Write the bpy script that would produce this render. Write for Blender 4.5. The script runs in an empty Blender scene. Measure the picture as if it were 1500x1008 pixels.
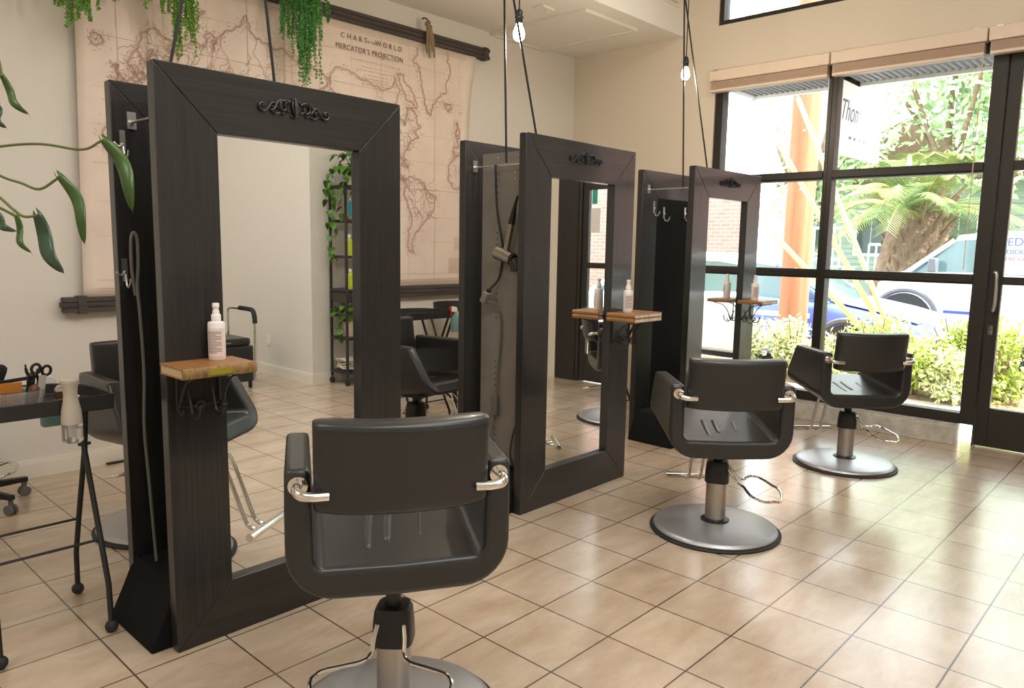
import bpy, bmesh, math, random
from math import pi, sin, cos, radians
from mathutils import Vector, Matrix
random.seed(7)
COL = bpy.context.scene.collection
V = Vector

# ------------------------------------------------------------------ mesh builder
class MB:
    def __init__(s):
        s.v = []; s.f = []; s.mi = []; s.cur = 0
    def add(s, vs, fs, M=None):
        b = len(s.v)
        for p in vs:
            p = V(p)
            s.v.append(M @ p if M is not None else p)
        for f in fs:
            s.f.append([b + i for i in f]); s.mi.append(s.cur)
    def hexa(s, p, M=None):
        s.add(p, [(0,3,2,1),(4,5,6,7),(0,1,5,4),(1,2,6,5),(2,3,7,6),(3,0,4,7)], M)
    def box(s, x0,y0,z0,x1,y1,z1, M=None):
        s.hexa([(x0,y0,z0),(x1,y0,z0),(x1,y1,z0),(x0,y1,z0),(x0,y0,z1),(x1,y0,z1),(x1,y1,z1),(x0,y1,z1)], M)
    def tube(s, pts, r, n=8, closed=False, cap=True, M=None):
        pts = [V(p) for p in pts]; m = len(pts)
        rs = r if isinstance(r, (list, tuple)) else [r]*m
        T = []
        for i in range(m):
            if closed: t = pts[(i+1) % m] - pts[i-1]
            elif i == 0: t = pts[1]-pts[0]
            elif i == m-1: t = pts[-1]-pts[-2]
            else: t = (pts[i+1]-pts[i]).normalized() + (pts[i]-pts[i-1]).normalized()
            if t.length < 1e-9: t = V((0,0,1))
            T.append(t.normalized())
        a = V((0,0,1)) if abs(T[0].z) < .9 else V((1,0,0))
        u = T[0].cross(a).normalized(); vs = []; fs = []
        for i in range(m):
            u = (u - T[i]*u.dot(T[i]))
            if u.length < 1e-6: u = T[i].orthogonal()
            u.normalize(); w = T[i].cross(u)
            for k in range(n):
                a = 2*pi*k/n
                vs.append(pts[i] + (u*cos(a) + w*sin(a))*rs[i])
        rng = m if closed else m-1
        for i in range(rng):
            j = (i+1) % m
            for k in range(n):
                l = (k+1) % n
                fs.append((i*n+k, i*n+l, j*n+l, j*n+k))
        if cap and not closed:
            fs.append(tuple(reversed(range(n)))); fs.append(tuple((m-1)*n+k for k in range(n)))
        s.add(vs, fs, M)
    def cyl(s, p0, p1, r0, r1=None, n=20, M=None):
        s.tube([p0, p1], [r0, r0 if r1 is None else r1], n, M=M)
    def lathe(s, prof, n=32, c=(0,0,0), M=None, sx=1, sy=1):
        vs = []; fs = []; m = len(prof)
        for (r, z) in prof:
            for k in range(n):
                a = 2*pi*k/n
                vs.append((c[0]+r*cos(a)*sx, c[1]+r*sin(a)*sy, c[2]+z))
        for i in range(m-1):
            for k in range(n):
                l = (k+1) % n
                fs.append((i*n+k, i*n+l, (i+1)*n+l, (i+1)*n+k))
        if prof[0][0] > 1e-6: fs.append(tuple(reversed(range(n))))
        if prof[-1][0] > 1e-6: fs.append(tuple((m-1)*n+k for k in range(n)))
        s.add(vs, fs, M)
    def sphere(s, c, r, n=14, m=8, sc=(1,1,1), M=None):
        prof = [(max(r*sin(pi*i/m), 1e-5), -r*cos(pi*i/m)) for i in range(m+1)]
        vs = []; fs = []
        for (rr, z) in prof:
            for k in range(n):
                a = 2*pi*k/n
                vs.append((c[0]+rr*cos(a)*sc[0], c[1]+rr*sin(a)*sc[1], c[2]+z*sc[2]))
        for i in range(m):
            for k in range(n):
                l = (k+1) % n
                fs.append((i*n+k, i*n+l, (i+1)*n+l, (i+1)*n+k))
        s.add(vs, fs, M)
    def prism(s, poly, d0, d1, axis='z', M=None):
        n = len(poly)
        def mk(p, d):
            if axis == 'z': return (p[0], p[1], d)
            if axis == 'y': return (p[0], d, p[1])
            return (d, p[0], p[1])
        vs = [mk(p, d0) for p in poly] + [mk(p, d1) for p in poly]
        fs = [tuple(reversed(range(n))), tuple(range(n, 2*n))]
        for i in range(n):
            j = (i+1) % n
            fs.append((i, j, n+j, n+i))
        s.add(vs, fs, M)
    def grid(s, rows, closed=False, M=None):
        m = len(rows); n = len(rows[0])
        vs = [p for r in rows for p in r]; fs = []
        for i in range(m-1):
            for k in range(n if closed else n-1):
                l = (k+1) % n
                fs.append((i*n+k, i*n+l, (i+1)*n+l, (i+1)*n+k))
        s.add(vs, fs, M)
    def quad(s, a, b, c, d): s.add([a,b,c,d], [(0,1,2,3)])
    def build(s, name, mats, parent=None, loc=None, rot=None, bevel=0, seg=2, sub=0, smooth=40, fix=True, solid=0):
        me = bpy.data.meshes.new(name)
        me.from_pydata([tuple(p) for p in s.v], [], s.f)
        if not isinstance(mats, (list, tuple)): mats = [mats]
        for m in mats: me.materials.append(m)
        me.polygons.foreach_set('material_index', s.mi)
        if fix:
            bm = bmesh.new(); bm.from_mesh(me)
            bmesh.ops.recalc_face_normals(bm, faces=bm.faces); bm.to_mesh(me); bm.free()
        if smooth:
            me.polygons.foreach_set('use_smooth', [True]*len(me.polygons))
            if smooth < 180: me.set_sharp_from_angle(angle=radians(smooth))
        me.update()
        o = bpy.data.objects.new(name, me); COL.objects.link(o)
        if parent is not None: o.parent = parent
        if loc is not None: o.location = loc
        if rot is not None: o.rotation_euler = rot
        if solid:
            md = o.modifiers.new('solid', 'SOLIDIFY'); md.thickness = solid; md.offset = 0
        if bevel:
            md = o.modifiers.new('bevel', 'BEVEL'); md.width = bevel; md.segments = seg
            md.limit_method = 'ANGLE'; md.angle_limit = radians(38); md.harden_normals = False
        if sub:
            md = o.modifiers.new('sub', 'SUBSURF'); md.levels = sub; md.render_levels = sub
        return o

def empty(name, loc=(0,0,0), rz=0, parent=None):
    o = bpy.data.objects.new(name, None); COL.objects.link(o)
    o.location = loc; o.rotation_euler = (0,0,rz); o.empty_display_size = .1
    if parent: o.parent = parent
    return o
def tag(o, label, cat, group=None, kind=None):
    o['label'] = label; o['category'] = cat
    if group: o['group'] = group
    if kind: o['kind'] = kind
    return o
def struct(o, label=None, cat=None):
    o['kind'] = 'structure'
    if label: o['label'] = label
    if cat: o['category'] = cat
    return o
def copy_tree(o, parent=None):
    c = o.copy(); COL.objects.link(c)
    c.parent = parent
    for ch in [x for x in bpy.data.objects if x.parent == o]:
        copy_tree(ch, c)
    return c
def text_mesh(name, body, size, mat, parent=None, M=None, shear=0, extrude=.0006, align='LEFT', spacing=1, xs=1):
    cu = bpy.data.curves.new(name, 'FONT'); cu.body = body; cu.size = size; cu.shear = shear
    cu.extrude = extrude; cu.align_x = align; cu.space_character = spacing
    t = bpy.data.objects.new(name+'_tmp', cu); COL.objects.link(t)
    dg = bpy.context.evaluated_depsgraph_get(); dg.update()
    me = bpy.data.meshes.new_from_object(t.evaluated_get(dg))
    bpy.data.objects.remove(t); bpy.data.curves.remove(cu)
    if xs != 1: me.transform(Matrix.Diagonal((xs,1,1,1)))
    if M is not None: me.transform(M)
    me.materials.clear(); me.materials.append(mat)
    me.name = name
    o = bpy.data.objects.new(name, me); COL.objects.link(o)
    if parent: o.parent = parent
    return o
def bez(pts, n=8, closed=False):
    """Catmull-Rom through the points"""
    pts = [V(p) for p in pts]; out = []; m = len(pts)
    rng = m if closed else m-1
    for i in range(rng):
        p1 = pts[i]; p2 = pts[(i+1) % m]
        p0 = pts[i-1] if (closed or i > 0) else p1*2-p2
        p3 = pts[(i+2) % m] if (closed or i+2 < m) else p2*2-p1
        for k in range(n):
            t = k/n
            out.append(.5*((2*p1)+(p2-p0)*t+(2*p0-5*p1+4*p2-p3)*t*t+(3*p1-p0-3*p2+p3)*t**3))
    if not closed: out.append(pts[-1])
    return out

# ------------------------------------------------------------------ materials
def S(r, g, b):
    def f(c):
        c /= 255
        return c/12.92 if c <= .04045 else ((c+.055)/1.055)**2.4
    return (f(r), f(g), f(b), 1)
def mat(name, col, rough=.5, metal=0, spec=.5, bump=None, var=None, coat=0, trans=0, ior=1.45, emit=None, sub=0, alpha=1):
    m = bpy.data.materials.new(name); m.use_nodes = True
    nt = m.node_tree; b = nt.nodes['Principled BSDF']
    b.inputs['Base Color'].default_value = col; b.inputs['Roughness'].default_value = rough
    b.inputs['Metallic'].default_value = metal; b.inputs['Specular IOR Level'].default_value = spec
    b.inputs['Coat Weight'].default_value = coat; b.inputs['Coat Roughness'].default_value = .08
    b.inputs['Transmission Weight'].default_value = trans; b.inputs['IOR'].default_value = ior
    b.inputs['Subsurface Weight'].default_value = sub
    b.inputs['Alpha'].default_value = alpha
    if emit:
        b.inputs['Emission Color'].default_value = emit[0]; b.inputs['Emission Strength'].default_value = emit[1]
    tc = nt.nodes.new('ShaderNodeTexCoord'); last = tc.outputs['Object']
    if var:      # (scale xyz or float, amount, detail)
        sc, amt = var[0], var[1]
        mp = nt.nodes.new('ShaderNodeMapping')
        mp.inputs['Scale'].default_value = sc if isinstance(sc, (tuple, list)) else (sc, sc, sc)
        nt.links.new(tc.outputs['Object'], mp.inputs['Vector'])
        nz = nt.nodes.new('ShaderNodeTexNoise'); nz.inputs['Scale'].default_value = 1
        nz.inputs['Detail'].default_value = 6; nz.inputs['Roughness'].default_value = .6
        nt.links.new(mp.outputs[0], nz.inputs['Vector'])
        rp = nt.nodes.new('ShaderNodeValToRGB')
        c = col
        rp.color_ramp.elements[0].position = .3; rp.color_ramp.elements[1].position = .7
        c2 = var[2] if len(var) > 2 else None
        rp.color_ramp.elements[0].color = tuple(max(0, x*(1-amt)) for x in c[:3]) + (1,)
        rp.color_ramp.elements[1].color = c2 if c2 else tuple(min(1, x*(1+amt)) for x in c[:3]) + (1,)
        nt.links.new(nz.outputs['Fac'], rp.inputs['Fac']); nt.links.new(rp.outputs[0], b.inputs['Base Color'])
    if bump:     # (scale, strength, distance)
        sc = bump[0]
        mp = nt.nodes.new('ShaderNodeMapping')
        mp.inputs['Scale'].default_value = sc if isinstance(sc, (tuple, list)) else (sc, sc, sc)
        nt.links.new(tc.outputs['Object'], mp.inputs['Vector'])
        nz = nt.nodes.new('ShaderNodeTexNoise'); nz.inputs['Scale'].default_value = 1; nz.inputs['Detail'].default_value = 5
        nt.links.new(mp.outputs[0], nz.inputs['Vector'])
        bp = nt.nodes.new('ShaderNodeBump'); bp.inputs['Strength'].default_value = bump[1]; bp.inputs['Distance'].default_value = bump[2] if len(bump) > 2 else .002
        nt.links.new(nz.outputs['Fac'], bp.inputs['Height']); nt.links.new(bp.outputs[0], b.inputs['Normal'])
    return m
def glass_pane(name, tint=(1,1,1,1), refl=.08):
    m = bpy.data.materials.new(name); m.use_nodes = True; nt = m.node_tree; nt.nodes.clear()
    o = nt.nodes.new('ShaderNodeOutputMaterial'); mx = nt.nodes.new('ShaderNodeMixShader')
    t = nt.nodes.new('ShaderNodeBsdfTransparent'); t.inputs[0].default_value = tint
    g = nt.nodes.new('ShaderNodeBsdfGlossy'); g.inputs['Roughness'].default_value = 0.0
    fr = nt.nodes.new('ShaderNodeFresnel'); fr.inputs['IOR'].default_value = 1.35
    nt.links.new(fr.outputs[0], mx.inputs[0]); nt.links.new(t.outputs[0], mx.inputs[1]); nt.links.new(g.outputs[0], mx.inputs[2])
    nt.links.new(mx.outputs[0], o.inputs[0])
    return m
def brick_mat(name, c1, c2, mortar, bw, bh, ms, rough=.8, rot=None, offs=(0,0,0), offset=.5, vein=None, coat=0, spec=.5, bumpd=.004):
    m = bpy.data.materials.new(name); m.use_nodes = True; nt = m.node_tree; b = nt.nodes['Principled BSDF']
    b.inputs['Roughness'].default_value = rough; b.inputs['Coat Weight'].default_value = coat; b.inputs['Specular IOR Level'].default_value = spec
    b.inputs['Coat Roughness'].default_value = .19
    tc = nt.nodes.new('ShaderNodeTexCoord'); mp = nt.nodes.new('ShaderNodeMapping'); mp.vector_type = 'POINT'
    mp.inputs['Location'].default_value = offs
    if rot: mp.inputs['Rotation'].default_value = rot
    nt.links.new(tc.outputs['Object'], mp.inputs['Vector'])
    br = nt.nodes.new('ShaderNodeTexBrick'); br.offset = offset; br.squash = 1
    br.inputs['Scale'].default_value = 1; br.inputs['Brick Width'].default_value = bw; br.inputs['Row Height'].default_value = bh
    br.inputs['Mortar Size'].default_value = ms; br.inputs['Mortar Smooth'].default_value = .1; br.inputs['Bias'].default_value = 0
    br.inputs['Color1'].default_value = c1; br.inputs['Color2'].default_value = c2; br.inputs['Mortar'].default_value = mortar
    nt.links.new(mp.outputs[0], br.inputs['Vector'])
    out = br.outputs['Color']
    if vein:   # (scale xyz, light colour, dark colour, amount)
        mp2 = nt.nodes.new('ShaderNodeMapping'); mp2.inputs['Scale'].default_value = vein[0]
        nt.links.new(tc.outputs['Object'], mp2.inputs['Vector'])
        nz = nt.nodes.new('ShaderNodeTexNoise'); nz.inputs['Scale'].default_value = 1; nz.inputs['Detail'].default_value = 8
        nz.inputs['Roughness'].default_value = .65; nz.inputs['Distortion'].default_value = .35
        nt.links.new(mp2.outputs[0], nz.inputs['Vector'])
        rp = nt.nodes.new('ShaderNodeValToRGB'); rp.color_ramp.elements[0].position = .32; rp.color_ramp.elements[1].position = .68
        rp.color_ramp.elements[0].color = vein[2]; rp.color_ramp.elements[1].color = vein[1]
        nt.links.new(nz.outputs['Fac'], rp.inputs['Fac'])
        mx = nt.nodes.new('ShaderNodeMix'); mx.data_type = 'RGBA'; mx.blend_type = 'MULTIPLY'; mx.inputs['Factor'].default_value = vein[3]
        nt.links.new(out, mx.inputs['A']); nt.links.new(rp.outputs[0], mx.inputs['B']); out = mx.outputs['Result']
    nt.links.new(out, b.inputs['Base Color'])
    bp = nt.nodes.new('ShaderNodeBump'); bp.inputs['Strength'].default_value = .5; bp.inputs['Distance'].default_value = bumpd; bp.invert = True
    nt.links.new(br.outputs['Fac'], bp.inputs['Height']); nt.links.new(bp.outputs[0], b.inputs['Normal'])
    return m

MT = {}
def wood_black(name, scale):
    return mat(name, (.019,.0178,.0172,1), .34, spec=.5, coat=.35, bump=(scale, .35, .0015), var=(tuple(x*.7 for x in scale), .45))
MT['bw_v'] = wood_black('black_oak_upright', (160,60,3.0))
MT['bw_h'] = wood_black('black_oak_crossgrain', (3.0,60,160))
MT['bw_edge'] = mat('black_oak_edge', (.03,.028,.026,1), .45, bump=((120,120,4), .2, .001))
MT['black_back'] = mat('black_backing', (.009,.009,.009,1), .85, spec=.15)
MT['mirror'] = mat('mirror_silver', (.90,.915,.905,1), 0.0, metal=1)
MT['iron'] = mat('black_cast_iron', (.012,.012,.012,1), .35, spec=.6)
MT['chrome'] = mat('chrome', (.78,.75,.70,1), .12, metal=1)
MT['steel'] = mat('brushed_steel', (.46,.44,.42,1), .30, metal=1, bump=((8,8,300), .06, .001))
MT['plate'] = mat('base_plate_steel', (.46,.46,.465,1), .42, metal=.75, bump=((60,60,60), .03, .001))
MT['vinyl'] = mat('black_vinyl', (.0205,.0208,.0208,1), .36, spec=.55, coat=.15, bump=(420, .12, .0008))
MT['rubber'] = mat('black_rubber', (.02,.02,.02,1), .6)
MT['plastic_black'] = mat('black_plastic', (.014,.014,.014,1), .38)
MT['panel_grey'] = mat('perforated_grey_metal', (.23,.21,.18,1), .55, var=(9,.08))
MT['hole'] = mat('punched_hole', (.02,.02,.02,1), .9)
MT['zinc'] = mat('zinc_bracket', (.62,.60,.56,1), .35, metal=1)
MT['cord'] = mat('black_cord', (.02,.02,.019,1), .7)
MT['cord_grey'] = mat('grey_cable', (.14,.13,.115,1), .6)
MT['wall'] = mat('cream_wall_paint', S(222,217,207), .75, spec=.25, bump=(90, .10, .002))
MT['wall_tan'] = mat('tan_wall_paint', S(218,206,188), .75, spec=.25, bump=(90, .10, .002))
MT['ceil'] = mat('white_ceiling_paint', S(236,231,221), .8, spec=.2)
MT['trim'] = mat('cream_trim_paint', S(232,225,212), .45)
MT['bronze'] = mat('dark_bronze_frame', (.026,.022,.018,1), .42, spec=.5)
MT['concrete'] = mat('painted_concrete', S(196,190,178), .85, var=(14,.22), bump=(60,.4,.004))
MT['glass'] = glass_pane('window_glass', (.97,.985,.98,1))
MT['paper_white'] = mat('white_plastic', S(238,232,226), .35, spec=.5)
MT['label_pink'] = mat('pale_label', S(232,214,206), .5)
MT['label_ink'] = mat('label_ink', S(120,112,112), .6)
MT['leaf'] = mat('glossy_leaf', S(56,84,30), .34, spec=.5, var=(26,.3), coat=.1)
MT['leaf_dark'] = mat('dark_leaf', S(48,72,50), .32, spec=.5, var=(26,.3), coat=.15)
MT['stem'] = mat('green_stem', S(92,102,48), .5)
MT['fern'] = mat('fern_green', S(118,172,62), .5, var=(30,.35))
MT['fern_dark'] = mat('fern_deep_green', S(98,162,84), .5, var=(30,.35))
MT['pothos'] = mat('pothos_leaf', S(70,112,26), .4, var=(30,.3))
MT['book_cover'] = mat('tan_leather_book', S(150,104,60), .42, var=((60,25,60),.25))
MT['book_page'] = mat('aged_pages', S(206,180,146), .8, bump=((4,4,500),.4,.001))
MT['book_edge'] = mat('marbled_page_edge', S(216,204,186), .7, var=((70,8,8),.45), bump=((4,4,500),.4,.001))
MT['spine'] = mat('worn_spine', S(138,104,60), .5, var=((34,6,20),.4, S(176,138,98)))
MT['gilt'] = mat('gilt', S(150,140,40), .45)
# ------------------------------------------------------------------ camera
cam_d = bpy.data.cameras.new('camera'); cam = bpy.data.objects.new('camera', cam_d); COL.objects.link(cam)
def set_cam():
    yaw, pitch, roll, h, f = .7500, .1309, .0169, 1.3637, 1098.58
    fw = V((cos(yaw)*cos(pitch), sin(yaw)*cos(pitch), -sin(pitch)))
    r0 = V((sin(yaw), -cos(yaw), 0)); u0 = r0.cross(fw)
    r = r0*cos(roll) + u0*sin(roll); u = -r0*sin(roll) + u0*cos(roll)
    M = Matrix((( r.x, u.x, -fw.x, 0), (r.y, u.y, -fw.y, 0), (r.z, u.z, -fw.z, h), (0,0,0,1)))
    cam.matrix_world = M
    cam_d.sensor_width = 36; cam_d.sensor_fit = 'HORIZONTAL'; cam_d.lens = 36*f/1500
    cam_d.clip_start = .02; cam_d.clip_end = 300
set_cam(); bpy.context.scene.camera = cam

# ------------------------------------------------------------------ room shell
WX = 6.03; LY = 4.83; ZC = 4.3
TX, TY = .31246, .30833
fl = brick_mat('travertine_tile', S(206,188,166), S(197,178,156), S(88,76,64), TX, TY, .0032, rough=.27,
               offs=(-2.69047+20*TX, -2.36199+20*TY, 0), offset=0,
               vein=((2.8,7,1), (1,1,1,1), S(216,202,186), .8), coat=.65, spec=.5, bumpd=.0015)
b = MB(); b.box(-2.6,-4.1,-.12, WX+.15,LY+.1,0); struct(b.build('floor', fl, smooth=0))
b = MB(); b.box(-2.62,LY,0, WX+.15,LY+.12,ZC); struct(b.build('wall_left', MT['wall'], smooth=0))
b = MB()
b.box(WX,3.29,0, WX+.15,LY,ZC); b.box(WX,-1.42,0, WX+.15,.11,ZC); b.box(WX,.11,2.78, WX+.15,3.29,3.235); b.box(WX,.11,4.0, WX+.15,3.29,ZC)
struct(b.build('wall_window', MT['wall_tan'], smooth=0))
b = MB(); b.box(3.93,-1.54,0, WX+.15,-1.42,ZC); struct(b.build('wall_right', MT['wall'], smooth=0))
b = MB(); b.box(3.93,-4.1,0, 4.05,-1.54,ZC); struct(b.build('wall_alcove', MT['wall'], smooth=0))
b = MB(); b.box(-2.62,-4.1,0, -2.5,LY,ZC); struct(b.build('wall_back', MT['wall'], smooth=0))
b = MB(); b.box(-2.5,-4.1,0, 3.93,-4.0,ZC); struct(b.build('wall_rear', MT['wall'], smooth=0))
b = MB(); b.box(-2.62,-4.1,ZC, WX+.15,LY+.12,ZC+.1); struct(b.build('ceiling', MT['ceil'], smooth=0))
b = MB(); b.box(-2.5,3.62,3.2, WX,LY,ZC); struct(b.build('ceiling_soffit', MT['ceil'], smooth=0))
def base(name, x0,y0,x1,y1, axis):
    b = MB()
    b.box(x0,y0,0,x1,y1,.085)
    if axis == 'x+': b.box(x0,y0+.004,.085,x1,y1,.1)
    elif axis == 'r': b.box(x0,y0,.085,x1,y1-.004,.1)
    else: b.box(x0+.004,y0,.085,x1,y1,.1)
    struct(b.build(name, MT['trim'], smooth=0))
base('baseboard_left', -2.5,LY-.016,WX,LY,'x+')
base('baseboard_right', 3.93,-1.42,WX,-1.404,'r')
base('baseboard_alcove', 3.914,-4.0,3.93,-1.404,'a')
b = MB(); b.box(WX-.05,1.25,0, WX+.02,3.3,.135); b.box(WX+.02,1.25,0, WX+.16,3.29,.15)
struct(b.build('trim_1', MT['concrete'], bevel=.004), 'speckled concrete curb under the shop windows', 'curb')

# windows, door ----------------------------------------------------
FX0, FX1, GX = WX+.015, WX+.12, WX+.075
def frame_box(b, y0,y1,z0,z1): b.box(FX0,y0,z0,FX1,y1,z1)
def window(name, y0, y1, yl, yr, zs, label):
    """y0..y1 clear opening between mullions; zs = list of bar spans"""
    b = MB()
    frame_box(b, yl, y0, zs[0][0], zs[-1][1]); frame_box(b, y1, yr, zs[0][0], zs[-1][1])
    for (a, c) in zs: frame_box(b, y0-.001, y1+.001, a, c)
    for (a, c) in zs[1:-1]: b.box(FX0-.012, y0, a+.012, FX0+.01, y1, c-.012)
    o = struct(b.build(name, MT['bronze'], bevel=.003), label, 'window')
    for i in range(len(zs)-1):
        g = MB(); g.box(GX-.003,y0-.005,zs[i][1]-.004,GX+.003,y1+.005,zs[i+1][0]+.004)
        g.build('pane', MT['glass'], o, smooth=0)
    return o
bars = [(.15,.225),(1.145,1.215),(1.915,1.985),(2.70,2.78)]
window('window_1', 2.33,3.22, 2.30,3.29, bars, 'dark framed shop window bay nearest the corner behind the mirrors')
window('window_2', 1.24,2.26, 1.15,2.30, bars, 'dark framed shop window bay beside the glass door')
w3 = [(3.235,3.275),(3.96,4.0)]
window('window_3', 2.33,3.25, 2.295,3.29, w3, 'high clerestory window above the first shop window')
window('window_4', .15,2.25, .11,2.295, w3, 'high clerestory window above the glass door')
b = MB()
frame_box(b, 1.146,1.153,0,2.78); frame_box(b,.36,.40,0,2.78)
b.box(FX0,.40,2.70,FX1,1.146,2.78)
struct(b.build('trim_2', MT['bronze'], bevel=.003), 'dark bronze frame around the glass door', 'door frame')
b = MB(); b.box(FX0-.01,.11,0,FX1,.36,2.78); struct(b.build('trim_3', MT['bronze'], bevel=.004), 'wide dark panel beside the door', 'panel')
b = MB(); DX0, DX1 = WX+.03, WX+.08
def dbox(y0,y1,z0,z1): b.box(DX0,y0,z0,DX1,y1,z1)
dbox(1.065,1.143,.01,2.695); dbox(.405,.47,.01,2.695); dbox(.47,1.065,2.62,2.695); dbox(.47,1.065,.01,.285); dbox(.47,1.065,1.92,1.985); dbox(.47,1.065,1.15,1.205)
dr = struct(b.build('door_1', MT['bronze'], bevel=.003), 'dark bronze glass shop door', 'door')
g = MB(); g.box(DX0+.02,.465,.285,DX0+.026,1.07,1.155); g.box(DX0+.02,.465,1.2,DX0+.026,1.07,1.925); g.box(DX0+.02,.465,1.98,DX0+.026,1.07,2.625); g.build('pane', MT['glass'], dr, smooth=0)
h = MB(); h.tube(bez([(DX0+.002,1.105,1.235),(DX0-.05,1.105,1.235),(DX0-.062,1.09,1.22),(DX0-.062,1.085,1.12),(DX0-.062,1.085,1.02),(DX0-.05,1.095,.975),(DX0+.002,1.105,.97)],6), .011, 10)
h.build('door_handle', MT['zinc'], dr)
h = MB(); h.box(DX0-.006,1.09,.80,DX0+.001,1.12,.87); h.cyl((DX0-.014,1.105,.85),(DX0,1.105,.85),.010); h.cyl((DX0-.012,1.105,.82),(DX0,1.105,.82),.007)
h.build('door_lock', MT['chrome'], dr)
MT['aqua'] = mat('aqua_sticker', S(60,170,150), .5)
st = MB(); st.box(DX0+.012,.50,1.78,DX0+.019,.56,1.93)
dec = st.build('door_sticker', MT['aqua'], dr, smooth=0); dec['label'] = 'aqua green square sticker on the door glass'
st = MB(); st.box(DX0+.012,.49,1.50,DX0+.019,.60,1.74); o = st.build('door_notice', MT['paper_white'], dr, smooth=0); o['label'] = 'white paper notice on the door glass'

# blinds -----------------------------------------------------------
MT['blind'] = mat('cream_blind', S(226,206,186), .5)
MT['slat'] = mat('tan_slat', S(212,184,160), .5)
MT['bead'] = mat('bead_chain', S(226,204,150), .4)
def blind(y0, y1, label):
    t = tag(empty('window_blind', (WX, (y0+y1)/2, 2.69)), label, 'blind', 'raised blinds over the shop windows')
    w = (y1-y0)/2
    b = MB(); b.box(-.085,-w,.075,0,w,.165); b.build('valance', MT['blind'], t, bevel=.006)
    b = MB()
    for k in range(9): b.box(-.072,-w+.012,.012+k*.0068,-.012,w-.012,.0155+k*.0068)
    b.build('slat_stack', MT['slat'], t, smooth=0)
    b = MB(); b.box(-.074,-w+.012,-.012,-.010,w-.012,.010); b.build('bottom_rail', MT['blind'], t, bevel=.004)
    for yy in (-w+.06, w-.06):
        for (za, zc) in ((.155,.167),(.078,.086)):
            b = MB(); b.box(-.0875,yy-.02,za,-.085,yy+.02,zc); b.build('valance_clip', MT['zinc'], t, smooth=0)
    return t
blind(2.305,3.31, 'raised cream blind at the window bay nearest the corner')
b2 = blind(1.27,2.295, 'raised cream blind at the middle window bay with a hanging bead chain')
blind(.15,1.26, 'raised cream blind over the glass door')
b = MB()
for k in range(150):
    z = -.02 - k*.0095
    b.sphere((-.055, -.495, z), .0045, 6, 4)
b.build('bead_chain', MT['bead'], b2)

# ceiling hatch, vent, small plate -----------------------------------
t = tag(empty('ceiling_hatch', (5.19,4.305,3.2)), 'white access hatch panel set in the low ceiling by the corner', 'hatch')
b = MB(); b.box(-.33,-.50,-.018,.33,.50,0); b.build('hatch_panel', MT['ceil'], t, bevel=.003)
b = MB()
for (x0,y0,x1,y1) in ((-.36,-.53,-.325,.52),(.325,-.53,.36,.52),(-.325,-.53,.325,-.495),(-.325,.49,.325,.52)): b.box(x0,y0,-.028,x1,y1,0)
b.build('hatch_frame', MT['trim'], t, bevel=.003)
b = MB(); b.box(-.07,-.05,-.02,.07,.05,0); b.cyl((.03,0,-.03),(.03,0,-.02),.012)
tag(b.build('ceiling_plate', MT['trim'], loc=(4.62,4.02,3.2), bevel=.003), 'small white cover plate on the low ceiling', 'ceiling plate')
t = tag(empty('air_vent', (5.63,3.62,3.55)), 'white air vent grille high on the ceiling drop', 'air vent')
b = MB()
for (x0,z0,x1,z1) in ((-.3,-.13,-.27,.13),(.27,-.13,.3,.13),(-.27,-.13,.27,-.105),(-.27,.105,.27,.13)): b.box(x0,-.014,z0,x1,0,z1)
b.build('vent_frame', MT['trim'], t, bevel=.002)
b = MB()
for k in range(8): b.hexa([(-.27,-.012,-.1+k*.026),(.27,-.012,-.1+k*.026),(.27,0,-.088+k*.026),(-.27,0,-.088+k*.026),(-.27,-.012,-.097+k*.026),(.27,-.012,-.097+k*.026),(.27,0,-.085+k*.026),(-.27,0,-.085+k*.026)])
b.build('vent_slats', MT['trim'], t, smooth=0)

def outlet(loc, rz, label):
    t = tag(empty('wall_outlet', loc, rz), label, 'outlet')
    b = MB(); b.box(-.035,-.007,-.058,.035,0,.058); b.build('cover_plate', MT['trim'], t, bevel=.002)
    for z in (-.022,.022):
        b = MB(); b.box(-.016,-.010,z-.014,.016,-.006,z+.014); b.build('socket', MT['paper_white'], t, bevel=.002)
outlet((4.56,LY,.60), 0, 'white wall outlet low on the map wall behind the folding tray carts')
outlet((3.93,-2.234,.353), -pi/2, 'white wall outlet seen in the nearest mirror')

# ------------------------------------------------------------------ mirror stations
W_, H_, BR = .94, 1.90, .196
def frame_mesh():
    b = MB(); W, H, B, g, d = W_, H_, BR, .0009, .046
    s = g*1.41
    b.cur = 0
    b.prism([(0,g*0),(B-s,B),(B-s,H-B),(0,H)][0:0] or [(0,s),(B,B+s),(B,H-B-s),(0,H-s)], 0, d, 'y')
    b.prism([(W,s),(W-B,B+s),(W-B,H-B-s),(W,H-s)], 0, d, 'y')
    b.cur = 1
    b.prism([(s,H),(B+s,H-B),(W-B-s,H-B),(W-s,H)], 0, d, 'y')
    b.prism([(s,0),(B+s,B),(W-B-s,B),(W-s,0)], 0, d, 'y')
    b.cur = 2; b.box(B-.01,.036,B-.01,W-B+.01,.047,H-B+.01)
    b.box(.012,.014,.012,B-.004,.040,H-.012); b.box(W-B+.004,.014,.012,W-.012,.040,H-.012)
    b.box(B,.014,H-B+.004,W-B,.040,H-.012); b.box(B,.014,.012,W-B,.040,B-.004)
    return b
def scroll(cx, cz, r0, r1, a0, a1, n=16):
    return [V((cx+(r0+(r1-r0)*k/n)*cos(a0+(a1-a0)*k/n), 0, cz+(r0+(r1-r0)*k/n)*sin(a0+(a1-a0)*k/n))) for k in range(n+1)]
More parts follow.
